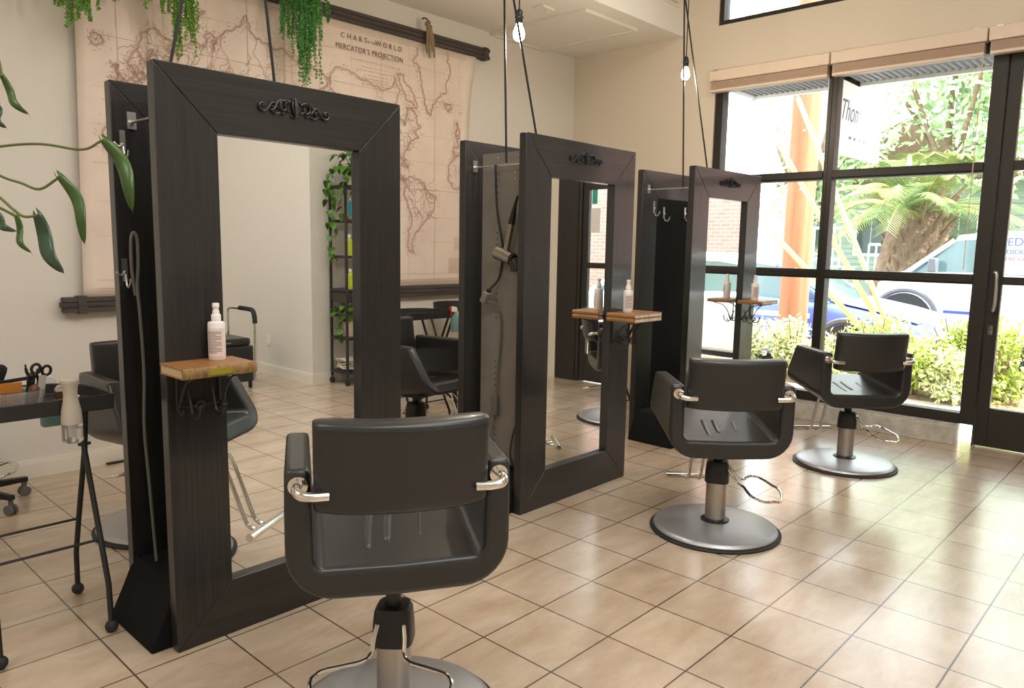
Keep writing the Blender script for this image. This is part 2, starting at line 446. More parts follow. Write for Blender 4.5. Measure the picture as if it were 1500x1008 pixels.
def ornament_mesh():
    b = MB()
    for sx in (-1, 1):
        X = lambda P: [V((sx*p.x, -.007, p.z)) for p in P]
        b.tube(X(scroll(.042,.002,.024,.006,2.6,-3.6,22)), [.0038]*23, 6)
        b.tube(X(scroll(.020,.004,.020,.016,1.9,-1.5,12)), .003, 6)
        b.tube(X(bez([(.050,0,.024),(.068,0,.014),(.078,0,-.006),(.092,0,-.016)],5)), [.0045]*16, 6)
        b.tube(X(bez([(.064,0,-.008),(.074,0,.008),(.088,0,.010),(.1,0,-.006),(.112,0,-.018)],5)), .0036, 6)
        b.tube(X(scroll(.122,-.004,.018,.005,-2.4,3.2,18)), .0038, 6)
        b.tube(X(bez([(.06,0,-.02),(.075,0,-.024),(.09,0,-.016)],5)), .003, 6)
        for (x, z, r) in ((.046,-.022,.005),(.07,.016,.0045),(.122,-.004,.005),(.012,-.026,.004),(.03,.028,.004),(.084,-.002,.005)):
            b.sphere((sx*x,-.007,z), r, 8, 5, (1.2,.8,1))
        b.tube(X(bez([(0,0,-.022),(.010,0,.004),(.006,0,.034)],5)), [.003,.004,.005,.005,.005,.005,.005,.004,.003,.002,.0015], 6)
    b.tube([(0,-.009,-.032),(0,-.010,-.012),(0,-.010,.012),(0,-.008,.040)], [.003,.006,.006,.0015], 8)
    for s2 in (-1,1): b.sphere((s2*.007,-.006,.03), .005, 8, 5)
    return b
def hook_mesh():
    b = MB(); b.box(-.009,-.004,-.045,.009,0,.035)
    b.tube(bez([(0,-.004,-.02),(0,-.012,-.055),(0,-.03,-.066),(0,-.048,-.05),(0,-.052,-.035)],5), .0035, 7)
    b.tube(bez([(0,-.004,-.01),(-.02,-.022,-.022),(-.04,-.038,-.012)],4), .003, 7)
    return b
def station(loc, rz, label, gap, hooks, panel):
    t = tag(empty('mirror_station', loc, rz), label, 'mirror', 'back to back salon mirror stations')
    mats = [MT['bw_v'], MT['bw_h'], MT['black_back']]
    f = frame_mesh().build('front_frame', mats, t, bevel=.0022, smooth=30)
    g = MB(); g.box(BR-.006,.026,BR-.006,W_-BR+.006,.032,H_-BR+.006); m = g.build('mirror_glass', MT['mirror'], f, smooth=0)
    ornament_mesh().build('carved_ornament', MT['iron'], f, loc=(W_/2+.005,0,H_-.083))
    k = frame_mesh().build('back_frame', mats, t, loc=(W_+.025, gap+.047+.046, 0), rot=(0,0,pi), bevel=.0022, smooth=30)
    g = MB(); g.box(BR-.006,.026,BR-.006,W_-BR+.006,.032,H_-BR+.006); g.build('mirror_glass', MT['mirror'], k, smooth=0)
    ornament_mesh().build('carved_ornament', MT['iron'], k, loc=(W_/2,0,H_-.083))
    b = MB(); yb = gap+.046    # inner face of the back frame
    y0, y1 = .052, yb-.01
    prof = lambda y: [(-.065,y,0),(-.060,y,.028),(-.025,y,.10),(.006,y,.17),(.03,y,.20),(.93,y,.20),(.955,y,.17),(.985,y,.1),(1.02,y,.028),(1.025,y,0)]
    P0, P1 = prof(y0), prof(y1); n = len(P0)
    b.add(P0+P1, [tuple(range(n)), tuple(reversed(range(n,2*n)))]+[(i,(i+1)%n,n+(i+1)%n,n+i) for i in range(n)])
    b.build('weighted_base', MT['black_back'], t, bevel=.006)
    for x in (.09, .87):
        b = MB(); b.cyl((x,.046,1.765),(x,yb,1.765),.0045,n=8)
        b.build('tie_rod', MT['zinc'], t)
        b = MB(); b.box(x-.014,yb-.006,1.742,x+.016,yb,1.80); b.cyl((x,yb-.014,1.765),(x,yb-.004,1.765),.009,n=6)
        b.build('rod_bracket', MT['zinc'], t)
    for (x, z) in hooks:
        hook_mesh().build('tool_hook', MT['zinc'], t, loc=(x, yb, z))
    if panel:
        b = MB(); b.cur = 0; b.box(.122,.05,.01,.128,yb-.03,1.835)
        b.cur = 1
        for yy in (.12,.30):
            for z0 in (.25,.62,.98,1.30,1.6):
                for q in range(5):
                    zz = z0+q*.032
                    b.cyl((.1212,yy,zz),(.1222,yy,zz),.0042,n=7)
        b.cur = 2
        for (yy, zz) in ((.30,1.81),(.16,1.815),(.18,1.73),(.18,1.70)): b.cyl((.1195,yy,zz),(.1222,yy,zz),.005,n=8)
        b.build('perforated_panel', [MT['panel_grey'], MT['hole'], MT['zinc']], t, bevel=.0)
    return t
ST = [((.9632,2.3886,0), .0022, .376), ((2.7213,2.4616,0), .0128, .395), ((4.4581,2.5457,0), -.0166, .372)]
station(ST[0][0], ST[0][1], 'nearest tall black framed double mirror with book shelf on its left upright', ST[0][2], [(.058,1.70),(.045,1.26),(.5,1.6)], False)
station(ST[1][0], ST[1][1], 'middle tall black framed double mirror with grey perforated panel between its frames', ST[1][2], [(.6,1.62)], True)
station(ST[2][0], ST[2][1], 'farthest tall black framed double mirror standing by the shop window', ST[2][2], [(.165,1.655),(.295,1.62),(.58,1.63)], False)
def local(i, x, y, z):
    (lx, ly, lz), r, g = ST[i]
    return V((lx + x*cos(r) - y*sin(r), ly + x*sin(r) + y*cos(r), z))

# hanging cables -----------------------------------------------------
def cable(pts, label, r=.0055, canopy=True, ext=None):
    t = tag(empty('hanging_cable', pts[0]), label, 'cable', 'black cables hanging to the mirror stations')
    o0 = V(pts[0]); P = [V(p)-o0 for p in pts]
    b = MB(); b.tube(bez(P,6), r, 8); b.build('cord', MT['cord'], t)
    if canopy:
        c = P[-1]; b = MB(); b.lathe([(.035,-.03),(.045,-.02),(.048,0)],16,c); b.build('ceiling_cup', MT['plastic_black'], t)
    return t
zt = ZC
def up(i, x, y, bend, top, label, z0=1.775):
    p = local(i, x, y, z0); q = V(top)
    pts = [p, p.lerp(q,.08)+V(bend), p.lerp(q,.35)+V(bend)*.6, q]
    cable(pts, label)
up(0,.11,.20,(-.008,0,0),(1.68,2.66,zt),'curved black cable rising from the top left of the nearest mirror')
up(0,.53,.20,(.003,0,0),(1.25,2.60,zt),'straight black cable rising behind the middle of the nearest mirror')
up(1,.075,.20,(0,0,0),(2.70,2.67,zt),'vertical black cable left of the bulb at the middle mirror')
up(1,.29,.15,(0,0,0),(2.23,2.60,zt),'slanting black cable beside the bulb at the middle mirror')
up(2,.185,.20,(0,0,0),(4.42,2.72,zt),'vertical black cable left of the bulb at the farthest mirror')
up(2,.47,.16,(.012,0,0),(3.96,2.68,zt),'slanting black cable beside the bulb at the farthest mirror')

# pendant bulbs --------------------------------------------------------
MT['bulb'] = mat('lit_bulb_glass', (1,.93,.82,1), .1, emit=((1,.86,.66,1), 28))
MT['bulb_clear'] = mat('bulb_neck_glass', (1,.97,.92,1), .02, trans=1, ior=1.2)
def pendant(loc, label):
    t = tag(empty('pendant_bulb', loc), label, 'pendant lamp', 'bare bulbs over the mirrors')
    b = MB(); b.lathe([(.0001,-.034),(.016,-.031),(.026,-.020),(.0295,-.004),(.028,.010),(.022,.026),(.0145,.044),(.013,.052)],20); b.build('bulb', MT['bulb'], t)
    b = MB(); b.lathe([(.0145,.05),(.0185,.055),(.0185,.075),(.022,.077),(.022,.082),(.0185,.084),(.0185,.104),(.010,.116),(.0045,.12)],16); b.build('socket', MT['plastic_black'], t)
    b = MB(); b.cyl((0,0,.118),(0,0,zt-loc[2]),.0035,n=8); b.build('flex', MT['cord'], t)
    b = MB(); b.lathe([(.035,zt-loc[2]-.03),(.045,zt-loc[2]-.02),(.048,zt-loc[2])],16); b.build('ceiling_cup', MT['plastic_black'], t)
    l = bpy.data.lights.new('bulb_light','POINT'); l.energy = 34; l.color = (1,.86,.68); l.shadow_soft_size = .03
    lo = bpy.data.objects.new('bulb_light', l); COL.objects.link(lo); lo.location = V(loc)+V((0,0,-.05))
pendant((2.857,2.65,2.405), 'lit bare bulb hanging over the middle mirror')
pendant((4.624,2.75,2.525), 'lit bare bulb hanging over the farthest mirror, near the shop window')
# ------------------------------------------------------------------ styling chairs
def body_mesh():
    """U-shaped upholstered shell: seat and two arms, rear at y=-.27, raked front edge"""
    b = MB(); w, zt_, zb, R, r, ta, ts = .284, .752, .408, .125, .028, .064, .085
    out, inn = [], []
    n = 8
    out.append((-w+.002, zt_)); inn.append((-w+ta, zt_))
    out.append((-w, (zt_+zb+R)/2)); inn.append((-w+ta+.002, (zt_+zb+ts+r)/2))
    for k in range(n+1):
        a = pi + (pi/2)*k/n
        out.append((-w+R+R*cos(a), zb+R+R*sin(a))); inn.append((-w+ta+r+.004+r*cos(a), zb+ts+r+r*sin(a)))
    out.append((0, zb-.004)); inn.append((0, zb+ts-.004))
    L = len(out)
    for k in range(L-2, -1, -1):
        out.append((-out[k][0], out[k][1])); inn.append((-inn[k][0], inn[k][1]))
    N = len(out); ys = 7
    def pt(p, t):
        x, z = p
        h = max(0, min(1, (z-.43)/(.752-.43)))
        yf = .350 - .165*h
        y = -.20 + (yf+.20)*t
        z2 = z + .060*t*(1-h)
        return V((x*(1+.02*t*h), y, z2))
    rows_o = [[pt(p, i/(ys-1)) for p in out] for i in range(ys)]
    rows_i = [[pt(p, i/(ys-1)) for p in inn] for i in range(ys)]
    vs, fs = [], []
    def idx(i, s, k): return (i*2+s)*N+k
    for i in range(ys): vs += rows_o[i]; vs += rows_i[i]
    for i in range(ys-1):
        for k in range(N-1):
            fs.append((idx(i,0,k),idx(i,0,k+1),idx(i+1,0,k+1),idx(i+1,0,k)))
            fs.append((idx(i,1,k+1),idx(i,1,k),idx(i+1,1,k),idx(i+1,1,k+1)))
        for k in (0, N-1): fs.append((idx(i,0,k),idx(i+1,0,k),idx(i+1,1,k),idx(i,1,k)))
    for i in (0, ys-1):
        for k in range(N-1): fs.append((idx(i,0,k),idx(i,1,k),idx(i,1,k+1),idx(i,0,k+1)))
    b.add(vs, fs)
    return b
def cushion_mesh():
    b = MB(); w, h, d = .214, .117, .036
    n, m = 14, 8
    rows = []
    # rounded slab with a slight curve around the sitter and softly crowned faces
    def sup(a, e): c = cos(a); return math.copysign(abs(c)**e, c)
    prof = []
    for k in range(28):
        a = 2*pi*k/28
        prof.append((d*sup(a-pi/2, .42) , h*sup(a, .22)))     # (y, z) superellipse
    st = [-1,-.992,-.97,-.92,-.75,-.5,-.25,0,.25,.5,.75,.92,.97,.992,1]
    for s in st:
        e = (1-abs(s)**14)**.5 if abs(s) < 1 else 0
        sc = .93+.07*e; sd = .45+.55*e
        x = s*w
        rows.append([V((x, y*sd - .032*(1-s*s) + .016, z*sc)) for (y, z) in prof])
    b.grid(rows, closed=True)
    b.f.append(list(range(28))); b.mi.append(0); nn = (len(st)-1)*28
    b.f.append([nn+k for k in range(28)]); b.mi.append(0)
    return b
def make_chair(name='salon_chair'):
    t = empty(name)
    body = body_mesh().build('seat_shell', MT['vinyl'], t, bevel=.015, seg=3, smooth=60)
    b = MB()   # raised seam lines and creases of the seat pad
    for (x, y, l, r) in ((-.07,.0,.26,.006),(-.015,.02,.22,.006),(.075,.02,.18,.005)):
        P = bez([(x-.01,y-l*.5,0),(x,y,0),(x+.015,y+l*.5,0)],5)
        P = [V((p.x,p.y,.4835+.060*(p.y+.20)/.55)) for p in P]
        b.tube([V((p.x,p.y,p.z-.0075)) for p in P], [.004]+[r*2.6]*(len(P)-2)+[.004], 12)
    b.build('seat_crease', MT['vinyl'], body, smooth=180)
    cu = cushion_mesh().build('back_cushion', MT['vinyl'], t, loc=(0,-.232,.764), rot=(radians(7),0,0), smooth=60)
    b = MB(); P = []
    for k in range(21):
        s = -1+2*k/20; P.append((s*.208,-.032*(1-s*s)+.016-.0340,.101))
    b.tube(P, .0016, 6); b.build('piping', MT['plastic_black'], cu)
    for sx in (-1, 1):
        b = MB()
        P = bez([(sx*.250,-.192,.712),(sx*.252,-.222,.715),(sx*.252,-.245,.712),(sx*.242,-.260,.706),(sx*.215,-.262,.702),(sx*.180,-.255,.700)],5)
        b.tube(P, .0125, 10)
        b.lathe([(.024,-.003),(.024,.003)],14,M=Matrix.Translation((sx*.250,-.2005,.712)) @ Matrix.Rotation(pi/2,4,'X'))
        b.build('support_bar', MT['chrome'], t)
    b = MB(); b.cyl((0,0,.285),(0,0,.425),.022); b.box(-.13,-.12,.41,.13,.14,.43); b.build('seat_mount', MT['iron'], t)
    b = MB()
    def sq(hw, z, n=28, e=.55):
        return [V((hw*math.copysign(abs(cos(2*pi*k/n))**e, cos(2*pi*k/n)), hw*math.copysign(abs(sin(2*pi*k/n))**e, sin(2*pi*k/n)), z)) for k in range(n)]
    b.grid([sq(.0001,.245),sq(.056,.245),sq(.058,.25),sq(.056,.30),sq(.052,.338),sq(.044,.352),sq(.0001,.355)], closed=True)
    b.build('pump_housing', MT['plastic_black'], t, smooth=45)
    b = MB(); b.cyl((0,0,.045),(0,0,.25),.049,n=32); b.build('column', MT['steel'], t)
    ba = MB()
    ba.lathe([(.0001,.012),(.292,.012),(.296,.018),(.292,.026),(.27,.034),(.15,.046),(.06,.052),(.0001,.053)],64)
    bo = ba.build('base_plate', MT['plate'], t, smooth=50)
    b = MB(); b.lathe([(.31,0),(.312,.008),(.306,.013),(.285,.013),(.285,0)],64); b.build('rubber_ring', MT['rubber'], bo)
    b = MB(); b.lathe([(.068,.046),(.068,.056),(.052,.064),(.049,.064)],28); b.build('column_collar', MT['iron'], bo)
    for sx in (-1, 1):
        b = MB()
        b.tube(bez([(sx*.032,.18,.44),(sx*.032,.27,.445),(sx*.032,.33,.385),(sx*.032,.42,.155),(sx*.032,.445,.118),(sx*.032,.475,.108),(sx*.032,.50,.112)],5), .0095, 10)
        b.build('footrest_rod', MT['chrome'], t)
    b = MB(); b.cyl((-.14,.505,.115),(.14,.505,.115),.0165,n=18); b.build('footrest_bar', MT['chrome'], t)
    b = MB()
    half = [(.036,-.052,.315),(.042,-.075,.285),(.046,-.10,.255),(.066,-.125,.248),(.120,-.142,.242),(.165,-.160,.238),(.184,-.190,.230),(.172,-.225,.220),(.130,-.258,.212),(.095,-.290,.205)]
    P = [V(p) for p in half] + [V((0,-.300,.203))] + [V((-x,y,z)) for (x,y,z) in reversed(half)]
    b.tube(bez(P,4), .0062, 8); b.build('pump_handle', MT['chrome'], t)
    return t
chairs = []
def place_chair(x, y, face, label, group, lift=0.0, pump=None, first=[None]):
    if first[0] is None: o = make_chair(); first[0] = o
    else: o = copy_tree(first[0])
    o.location = (x, y, 0); o.rotation_euler = (0,0,radians(face-90))
    tag(o, label, 'salon chair', group)
    ch = {c.name.split('.')[0]: c for c in bpy.data.objects if c.parent == o}
    if lift:
        for c in bpy.data.objects:
            if c.parent == o and c.name.split('.')[0] in ('seat_shell','back_cushion','support_bar','seat_mount','footrest_rod','footrest_bar'):
                c.location.z += lift
    if pump is not None:
        for nm in ('pump_handle','pump_housing'): ch[nm].rotation_euler = (0,0,radians(pump-(face-90)))
    return o
G1 = 'black salon chairs'
ch0 = place_chair(1.25,1.605,58,'large black salon chair in the foreground, seen from behind at the nearest mirror',G1)
place_chair(3.27,1.67,43,'black salon chair with creased seat in front of the middle mirror',G1,pump=26)
place_chair(4.907,1.628,46,'black salon chair beside the shop windows, farthest of the front row',G1,pump=17)
place_chair(1.41,3.58,-90,'grey-black salon chair behind the nearest mirror, beside the tray cart of brushes',G1)
place_chair(3.05,3.68,-80,'black salon chair in the back row seen between the nearest and middle mirrors',G1)
for c in bpy.data.objects:
    if c.parent == ch0 and c.name.split('.')[0] in ('seat_shell','back_cushion','support_bar','seat_mount','footrest_rod','footrest_bar'): c.location.z += .066
    if c.parent == ch0 and c.name.split('.')[0] in ('pump_handle','pump_housing'): c.rotation_euler = (0,0,radians(-16))

# ------------------------------------------------------------------ book shelves on the frames, with spray bottles
def bracket(parent, w, y0):
    """scrolled iron bracket hanging under a shelf: front local -y, wall plane at y=0"""
    for x in (-w, w):
        b = MB()
        b.tube([(x,-.004,0),(x,-.004,-.13)], .004, 7)
        b.tube(bez([(x,-.006,-.125),(x,-.03,-.10),(x,-.05,-.06),(x,-.09,-.02),(x,y0+.02,-.003)],6), .0038, 7)
        b.tube(bez([(x,-.01,-.11),(x,-.03,-.135),(x,-.045,-.13),(x,-.05,-.115)],5), .0034, 7)
        b.build('bracket_arm', MT['iron'], parent)
    b = MB(); b.tube([(-w,-.008,-.115),(w,-.008,-.115)], .0034, 7)
    for a in range(6): b.sphere((.0+.012*cos(a*pi/3),-.014,-.115+.012*sin(a*pi/3)), .008, 8, 5, (1,.6,1))
    b.sphere((0,-.02,-.115), .007, 8, 5)
    b.build('rosette', MT['iron'], parent)
    for x in (-w*.55, w*.55):
        b = MB()
        b.tube(bez([(x,-.01,-.06),(x,-.03,-.10),(x,-.04,-.13),(x,-.06,-.145),(x,-.085,-.135),(x,-.095,-.11)],5), .0038, 7)
        b.sphere((x,-.095,-.106), .006, 8, 5)
        b.build('coat_hook', MT['iron'], parent)
def book_shelf(loc, rz, books, w, d, label):
    t = tag(empty('book_shelf', loc, rz), label, 'shelf')
    z = 0
    for (th, sp) in books[::-1]:
        pass
    for i, (th, side) in enumerate(books):      # built downwards from z=0
        z1, z0 = z, z-th
        b = MB()
        b.box(-w/2,-d,z1-.004,w/2,0,z1); b.box(-w/2,-d,z0,w/2,0,z0+.004)
        c = b.build('book_cover', MT['book_cover'], t, bevel=.0012)
        if side == 'front':      # spine towards the room
            p = MB(); p.prism([(-d-.001+ .0,z0+.0005),(-d-.006,z0+th*.3),(-d-.006,z0+th*.7),(-d-.001,z1-.0005),(-d+.004,z1-.001),(-d+.004,z0+.001)], -w/2, w/2, 'x')
            s_ = p.build('book_spine', MT['spine'], c, smooth=30)
            p = MB()
            for xx in (-.095,-.04,.04,.095): p.box(xx-.0015,-d-.0068,z0+.003,xx+.0015,-d-.004,z1-.003)
            p.box(-.035,-d-.0066,z0+.007,.035,-d-.004,z1-.007)
            p.build('gilt_band', MT['gilt'], s_, smooth=0)
            p = MB(); p.box(-w/2+.004,-d+.003,z0+.004,w/2-.004,-.003,z1-.004); p.build('page_block', MT['book_page'], c, smooth=0)
        else:                    # spine towards the side, marbled page edge to the room
            p = MB(); p.prism([(-w/2-.001,z0),(-w/2-.006,z0+th*.3),(-w/2-.006,z0+th*.7),(-w/2-.001,z1),(-w/2+.004,z1),(-w/2+.004,z0)], -d, 0, 'y')
            p.build('book_spine', MT['book_cover'], c, smooth=30)
            p = MB(); p.box(-w/2+.004,-d+.002,z0+.004,w/2-.003,-.003,z1-.004); p.build('page_block', MT['book_edge'], c, smooth=0)
        z = z0 - .0005
    br = empty('bracket', (0,0,z), 0, t)
    bracket(br, w*.30, -d)
    return t
s0 = V((cos(ST[0][1]), sin(ST[0][1]), 0))
book_shelf((1.062,2.386,.98), ST[0][1], [(.034,'front')], .238, .165, 'shelf made from one old tan leather book on the nearest mirror frame')
p = local(1, .845, -.002, 1.0); book_shelf(p, ST[1][1], [(.024,'side'),(.024,'side')], .28, .185, 'shelf made from two stacked old books on the middle mirror frame')
p3 = local(2, .80, -.002, .995); book_shelf(p3, ST[2][1], [(.026,'side')], .25, .19, 'single book shelf on the farthest mirror frame beside the window')
def spray_bottle(loc, rz, label, sc=1.0):
    t = tag(empty('spray_bottle', loc, rz), label, 'bottle', 'white pump spray bottles on the book shelves')
    b = MB(); r = .0255
    b.lathe([(.0001,0),(r-.002,0),(r,.003),(r,.112),(r-.002,.1165),(.014,.119),(.0125,.122),(.0001,.122)],28)
    bo = b.build('bottle_body', MT['paper_white'], t)
    b = MB()
    for k in range(25):
        pass
    rows = [[V(((r+.0005)*cos(a), (r+.0005)*sin(a), z)) for a in [radians(-160+140*q/16) for q in range(17)]] for z in (.012,.098)]
    b.grid(rows); lb = b.build('label', MT['label_pink'], bo, smooth=180)
    b = MB()
    for q in range(15):
        z = .022+q*.0046; a0, a1 = radians(-145), radians(-145+ (95 if q % 4 else 60))
        rr = r+.0009
        b.grid([[V((rr*cos(a0+(a1-a0)*u/8), rr*sin(a0+(a1-a0)*u/8), zz)) for u in range(9)] for zz in (z, z+.0017)])
    b.build('label_print', MT['label_ink'], lb, smooth=180)
    b = MB(); b.lathe([(.0145,.122),(.0145,.138),(.012,.141),(.0001,.141)],20); b.build('collar', MT['paper_white'], t)
    b = MB(); b.lathe([(.0105,.141),(.0105,.150),(.0085,.153),(.0085,.160),(.0105,.161),(.0105,.172),(.009,.1745),(.0001,.175)],18)
    b.cyl((0,-.008,.166),(0,-.0125,.166),.0028,n=8)
    b.build('pump_head', MT['paper_white'], t)
    for c in bpy.data.objects:
        if c.parent == t and sc != 1: c.scale = (sc,sc,sc)
    return t
spray_bottle((1.112,2.345,.98), -.6, 'white pump spray bottle on the old book shelf of the nearest mirror', 1.05)
spray_bottle(tuple(local(1,.80,-.075,1.0)), -.5, 'white pump spray bottle on the two book shelf of the middle mirror', 1.05)
spray_bottle(tuple(local(2,.765,-.085,.995)), -.5, 'white pump spray bottle on the shelf of the mirror by the window', 1.05)
# ------------------------------------------------------------------ folding tray carts
MT['cart'] = mat('black_cart_tube', (.018,.017,.016,1), .4)
MT['tray'] = mat('black_plastic_tray', (.020,.020,.019,1), .5)
def tray_cart(loc, rz, label, w=.42, d=.36, ht=.84, xleg=False):
    t = tag(empty('tray_cart', loc, rz), label, 'tray cart', 'folding black tray carts')
    # D-shaped tray: straight front (y=-d/2), rounded back
    def outline(s, z):
        P = [(-w/2*s, -d/2*s), (w/2*s, -d/2*s)]
        for k in range(0, 17):
            a = pi*k/16
            P.append((w/2*s*cos(a), (-d/2+.10)*s + (d-.10)*s*sin(a)**.8))
        return [V((x, y, z)) for (x, y) in P]
    b = MB()
    rows = [outline(.90,ht-.055), outline(1.0,ht-.052), outline(1.02,ht), outline(.985,ht), outline(.965,ht-.038), outline(.5,ht-.040)]
    b.grid(rows, closed=True)
    n = len(rows[0]); base = len(b.v)-n
    b.f.append([base+k for k in range(n)]); b.mi.append(0)
    b.f.append([k for k in range(n)]); b.mi.append(0)
    b.build('tray', MT['tray'], t, bevel=.004, smooth=50)
    lx = w/2-.045
    for sx in (-1, 1):
        for s in (-1, 1):
            b = MB()
            if xleg: P = [(sx*lx,-s*.15,ht-.055),(sx*lx,0,ht*.57),(sx*lx,s*.14,ht*.22),(sx*lx,s*.185,.12),(sx*lx,s*.19,.02)]
            else: P = [(sx*lx,-s*.012,ht-.055),(sx*lx,s*.022,.615),(sx*lx,s*.14,.31),(sx*lx,s*.19,.17),(sx*lx,s*.197,.02)]
            off = .007*s
            P = [(x+off,y,z) for (x,y,z) in P]
            b.tube(P, .0095, 10)
            lg = b.build('leg', MT['cart'], t, smooth=60)
            b = MB(); b.sphere((sx*lx+off, s*(.19 if xleg else .197), .022), .022, 14, 8); b.build('ball_foot', MT['rubber'], lg, smooth=180)
        b = MB(); zz = ht*.57 if xleg else .635
        b.cyl((sx*lx-.02,0 if xleg else 0.0,zz),(sx*lx+.02,0,zz),.006,n=8); b.build('pivot_bolt', MT['iron'], t)
    for s in (-1, 1):
        b = MB(); b.cyl((-lx,s*.135,.32 if not xleg else ht*.23),(lx,s*.135,.32 if not xleg else ht*.23),.005,n=8); b.build('cross_bar', MT['cart'], t)
    return t
TC = V((.705,2.89,0)); tray_z = .84-.038
tray_cart(TC, 0, 'black folding tray cart full of brushes and combs beside the nearest mirror', w=.42, d=.36)
tray_cart((3.57,4.30,0), 0, 'black folding tray cart behind the back row chair, aqua bottle on its rim', w=.44, d=.36, ht=.875, xleg=True)
tray_cart((4.16,4.50,0), pi/2*0+.0, 'empty black folding tray cart against the map wall, next to the outlet', w=.42, d=.36, ht=.895, xleg=True)
tray_cart((4.62,3.33,0), 0.05, 'black folding tray cart holding a dark bag behind the farthest mirrors', w=.42, d=.38, ht=.86, xleg=True)
MT['bag'] = mat('black_bag', (.016,.016,.017,1), .6, bump=(60,.3,.004))
t = tag(empty('tool_bag', (4.66,3.33,.825), .05), 'black bag with wire handle on the tray cart behind the farthest mirrors', 'bag')
b = MB(); b.grid([[V((hw*math.copysign(abs(cos(a))**.5,cos(a)), hd*math.copysign(abs(sin(a))**.5,sin(a)), z)) for a in [2*pi*k/24 for k in range(24)]] for (hw,hd,z) in ((.0001,.0001,0),(.11,.08,0),(.13,.09,.03),(.135,.09,.2),(.12,.08,.27),(.06,.03,.30),(.0001,.0001,.30))], closed=True)
b.build('bag_body', MT['bag'], t, smooth=60)
b = MB(); b.tube(bez([(-.09,0,.285),(-.07,0,.34),(0,0,.365),(.07,0,.34),(.09,0,.285)],6), .005, 8); b.build('handle', MT['steel'], t)

# things on the near tray --------------------------------------------------
MT['clear'] = mat('clear_plastic', (.92,.93,.92,1), .12, trans=.85, ior=1.3)
MT['aqua_liq'] = mat('translucent_aqua_plastic', S(138,178,176), .35, trans=.35, ior=1.3)
MT['orange'] = mat('amber_comb', S(186,118,48), .4)
MT['brown'] = mat('brown_tint', S(92,58,38), .4)
MT['red'] = mat('red_plastic', S(196,30,24), .4)
MT['maroon'] = mat('dark_red_plastic', S(104,18,22), .35)
MT['bristle'] = mat('black_bristle', (.012,.012,.013,1), .8, bump=((300,300,20),.8,.004))
MT['wood_handle'] = mat('wooden_handle', S(180,128,80), .5)
MT['beige'] = mat('beige_plastic', S(184,174,160), .45)
bx, by = .655, 2.84
t = tag(empty('tool_bin', (bx,by,tray_z)), 'clear plastic bin of combs and brushes on the near tray cart', 'bin')
b = MB()
def binring(s, z): return [V(((.085*s)*math.copysign(abs(cos(a))**.7,cos(a)), (.055*s)*math.copysign(abs(sin(a))**.7,sin(a)), z)) for a in [2*pi*k/32 for k in range(32)]]
b.grid([binring(.0001,.001), binring(.92,.001), binring(1.0,.06), binring(1.02,.062), binring(.97,.060), binring(.90,.004), binring(.0001,.004)], closed=True)
b.build('bin_wall', MT['clear'], t, smooth=40)
def on_bin(name, label, cat, x, y, tilt_x, tilt_y, rz=0, group=None):
    t = tag(empty(name, (bx+x, by+y, tray_z+.006)), label, cat, group); t.rotation_euler = (tilt_x, tilt_y, rz); return t
t = on_bin('dye_brush', 'wide black fan brush standing in the clear bin', 'brush', -.045,.0,0,-.12)
b = MB(); b.cyl((0,0,0),(0,0,.075),.006,n=10); b.build('handle', MT['plastic_black'], t)
b = MB(); b.grid([[V((r*cos(a), .35*r*sin(a), z)) for a in [2*pi*k/20 for k in range(20)]] for (r,z) in ((.0001,.075),(.022,.075),(.030,.088),(.044,.115),(.048,.128),(.040,.140),(.022,.147),(.0001,.148))], closed=True); b.build('bristle_fan', MT['bristle'], t, smooth=60)
b = MB(); b.lathe([(.0225,.070),(.0235,.080)],18,sy=.4); b.build('ferrule', MT['wood_handle'], t)
t = on_bin('wide_comb', 'amber wide toothed comb against the front of the clear bin', 'comb', -.02,-.030,.06,0)
b = MB(); b.box(-.036,-.003,.055,.036,.003,.088)
for k in range(9): b.box(-.035+k*.0082,-.002,.012,-.031+k*.0082,.002,.056)
b.build('comb_body', MT['orange'], t, bevel=.001)
t = on_bin('tail_comb', 'dark comb lying across the top of the clear bin', 'comb', -.02,-.012,0,1.5)
t.location.z += .092
b = MB(); b.box(-.004,-.002,-.05,.008,.002,.06); b.build('comb_spine', MT['plastic_black'], t, bevel=.001)
for i,(x,y,a) in enumerate(((.035,.01,.20),(.048,.015,.10))):
    t = on_bin('hair_clip', ['black jaw clip with open prongs standing in the clear bin','black hair clip standing right of the jaw clip in the bin'][i], 'hair clip', x,y,0,a,group='hair clips in the bin')
    b = MB()
    for s in (-1,1): b.tube(bez([(0,0,0),(s*.004,0,.05),(s*.008,0,.095),(s*.016,0,.112),(s*(.022 if i==0 else .014),0,.135 if i==0 else .12)],5), [.0045]*18+[.003]*3, 7)
    b.sphere((0,0,.098), .010, 10, 6, (1.2,.7,1)); b.build('clip_jaw', MT['plastic_black'], t)
t = on_bin('scissors', 'black handled scissors standing in the clear bin', 'scissors', .055,.02,0,.28)
b = MB()
for s in (-1,1): b.tube([V((s*.016+.013*cos(a),0,.118+.016*sin(a))) for a in [2*pi*k/16 for k in range(16)]], .005, 7, closed=True)
b.tube([(.012,0,.104),(-.002,0,.08)],.005,7); b.tube([(-.012,0,.104),(.002,0,.08)],.005,7)
b.build('finger_rings', MT['plastic_black'], t)
b = MB(); b.prism([(-.005,.09),(.005,.09),(.001,.005),(-.001,.005)],-.0012,.0012,'y'); b.build('blades', MT['steel'], t)
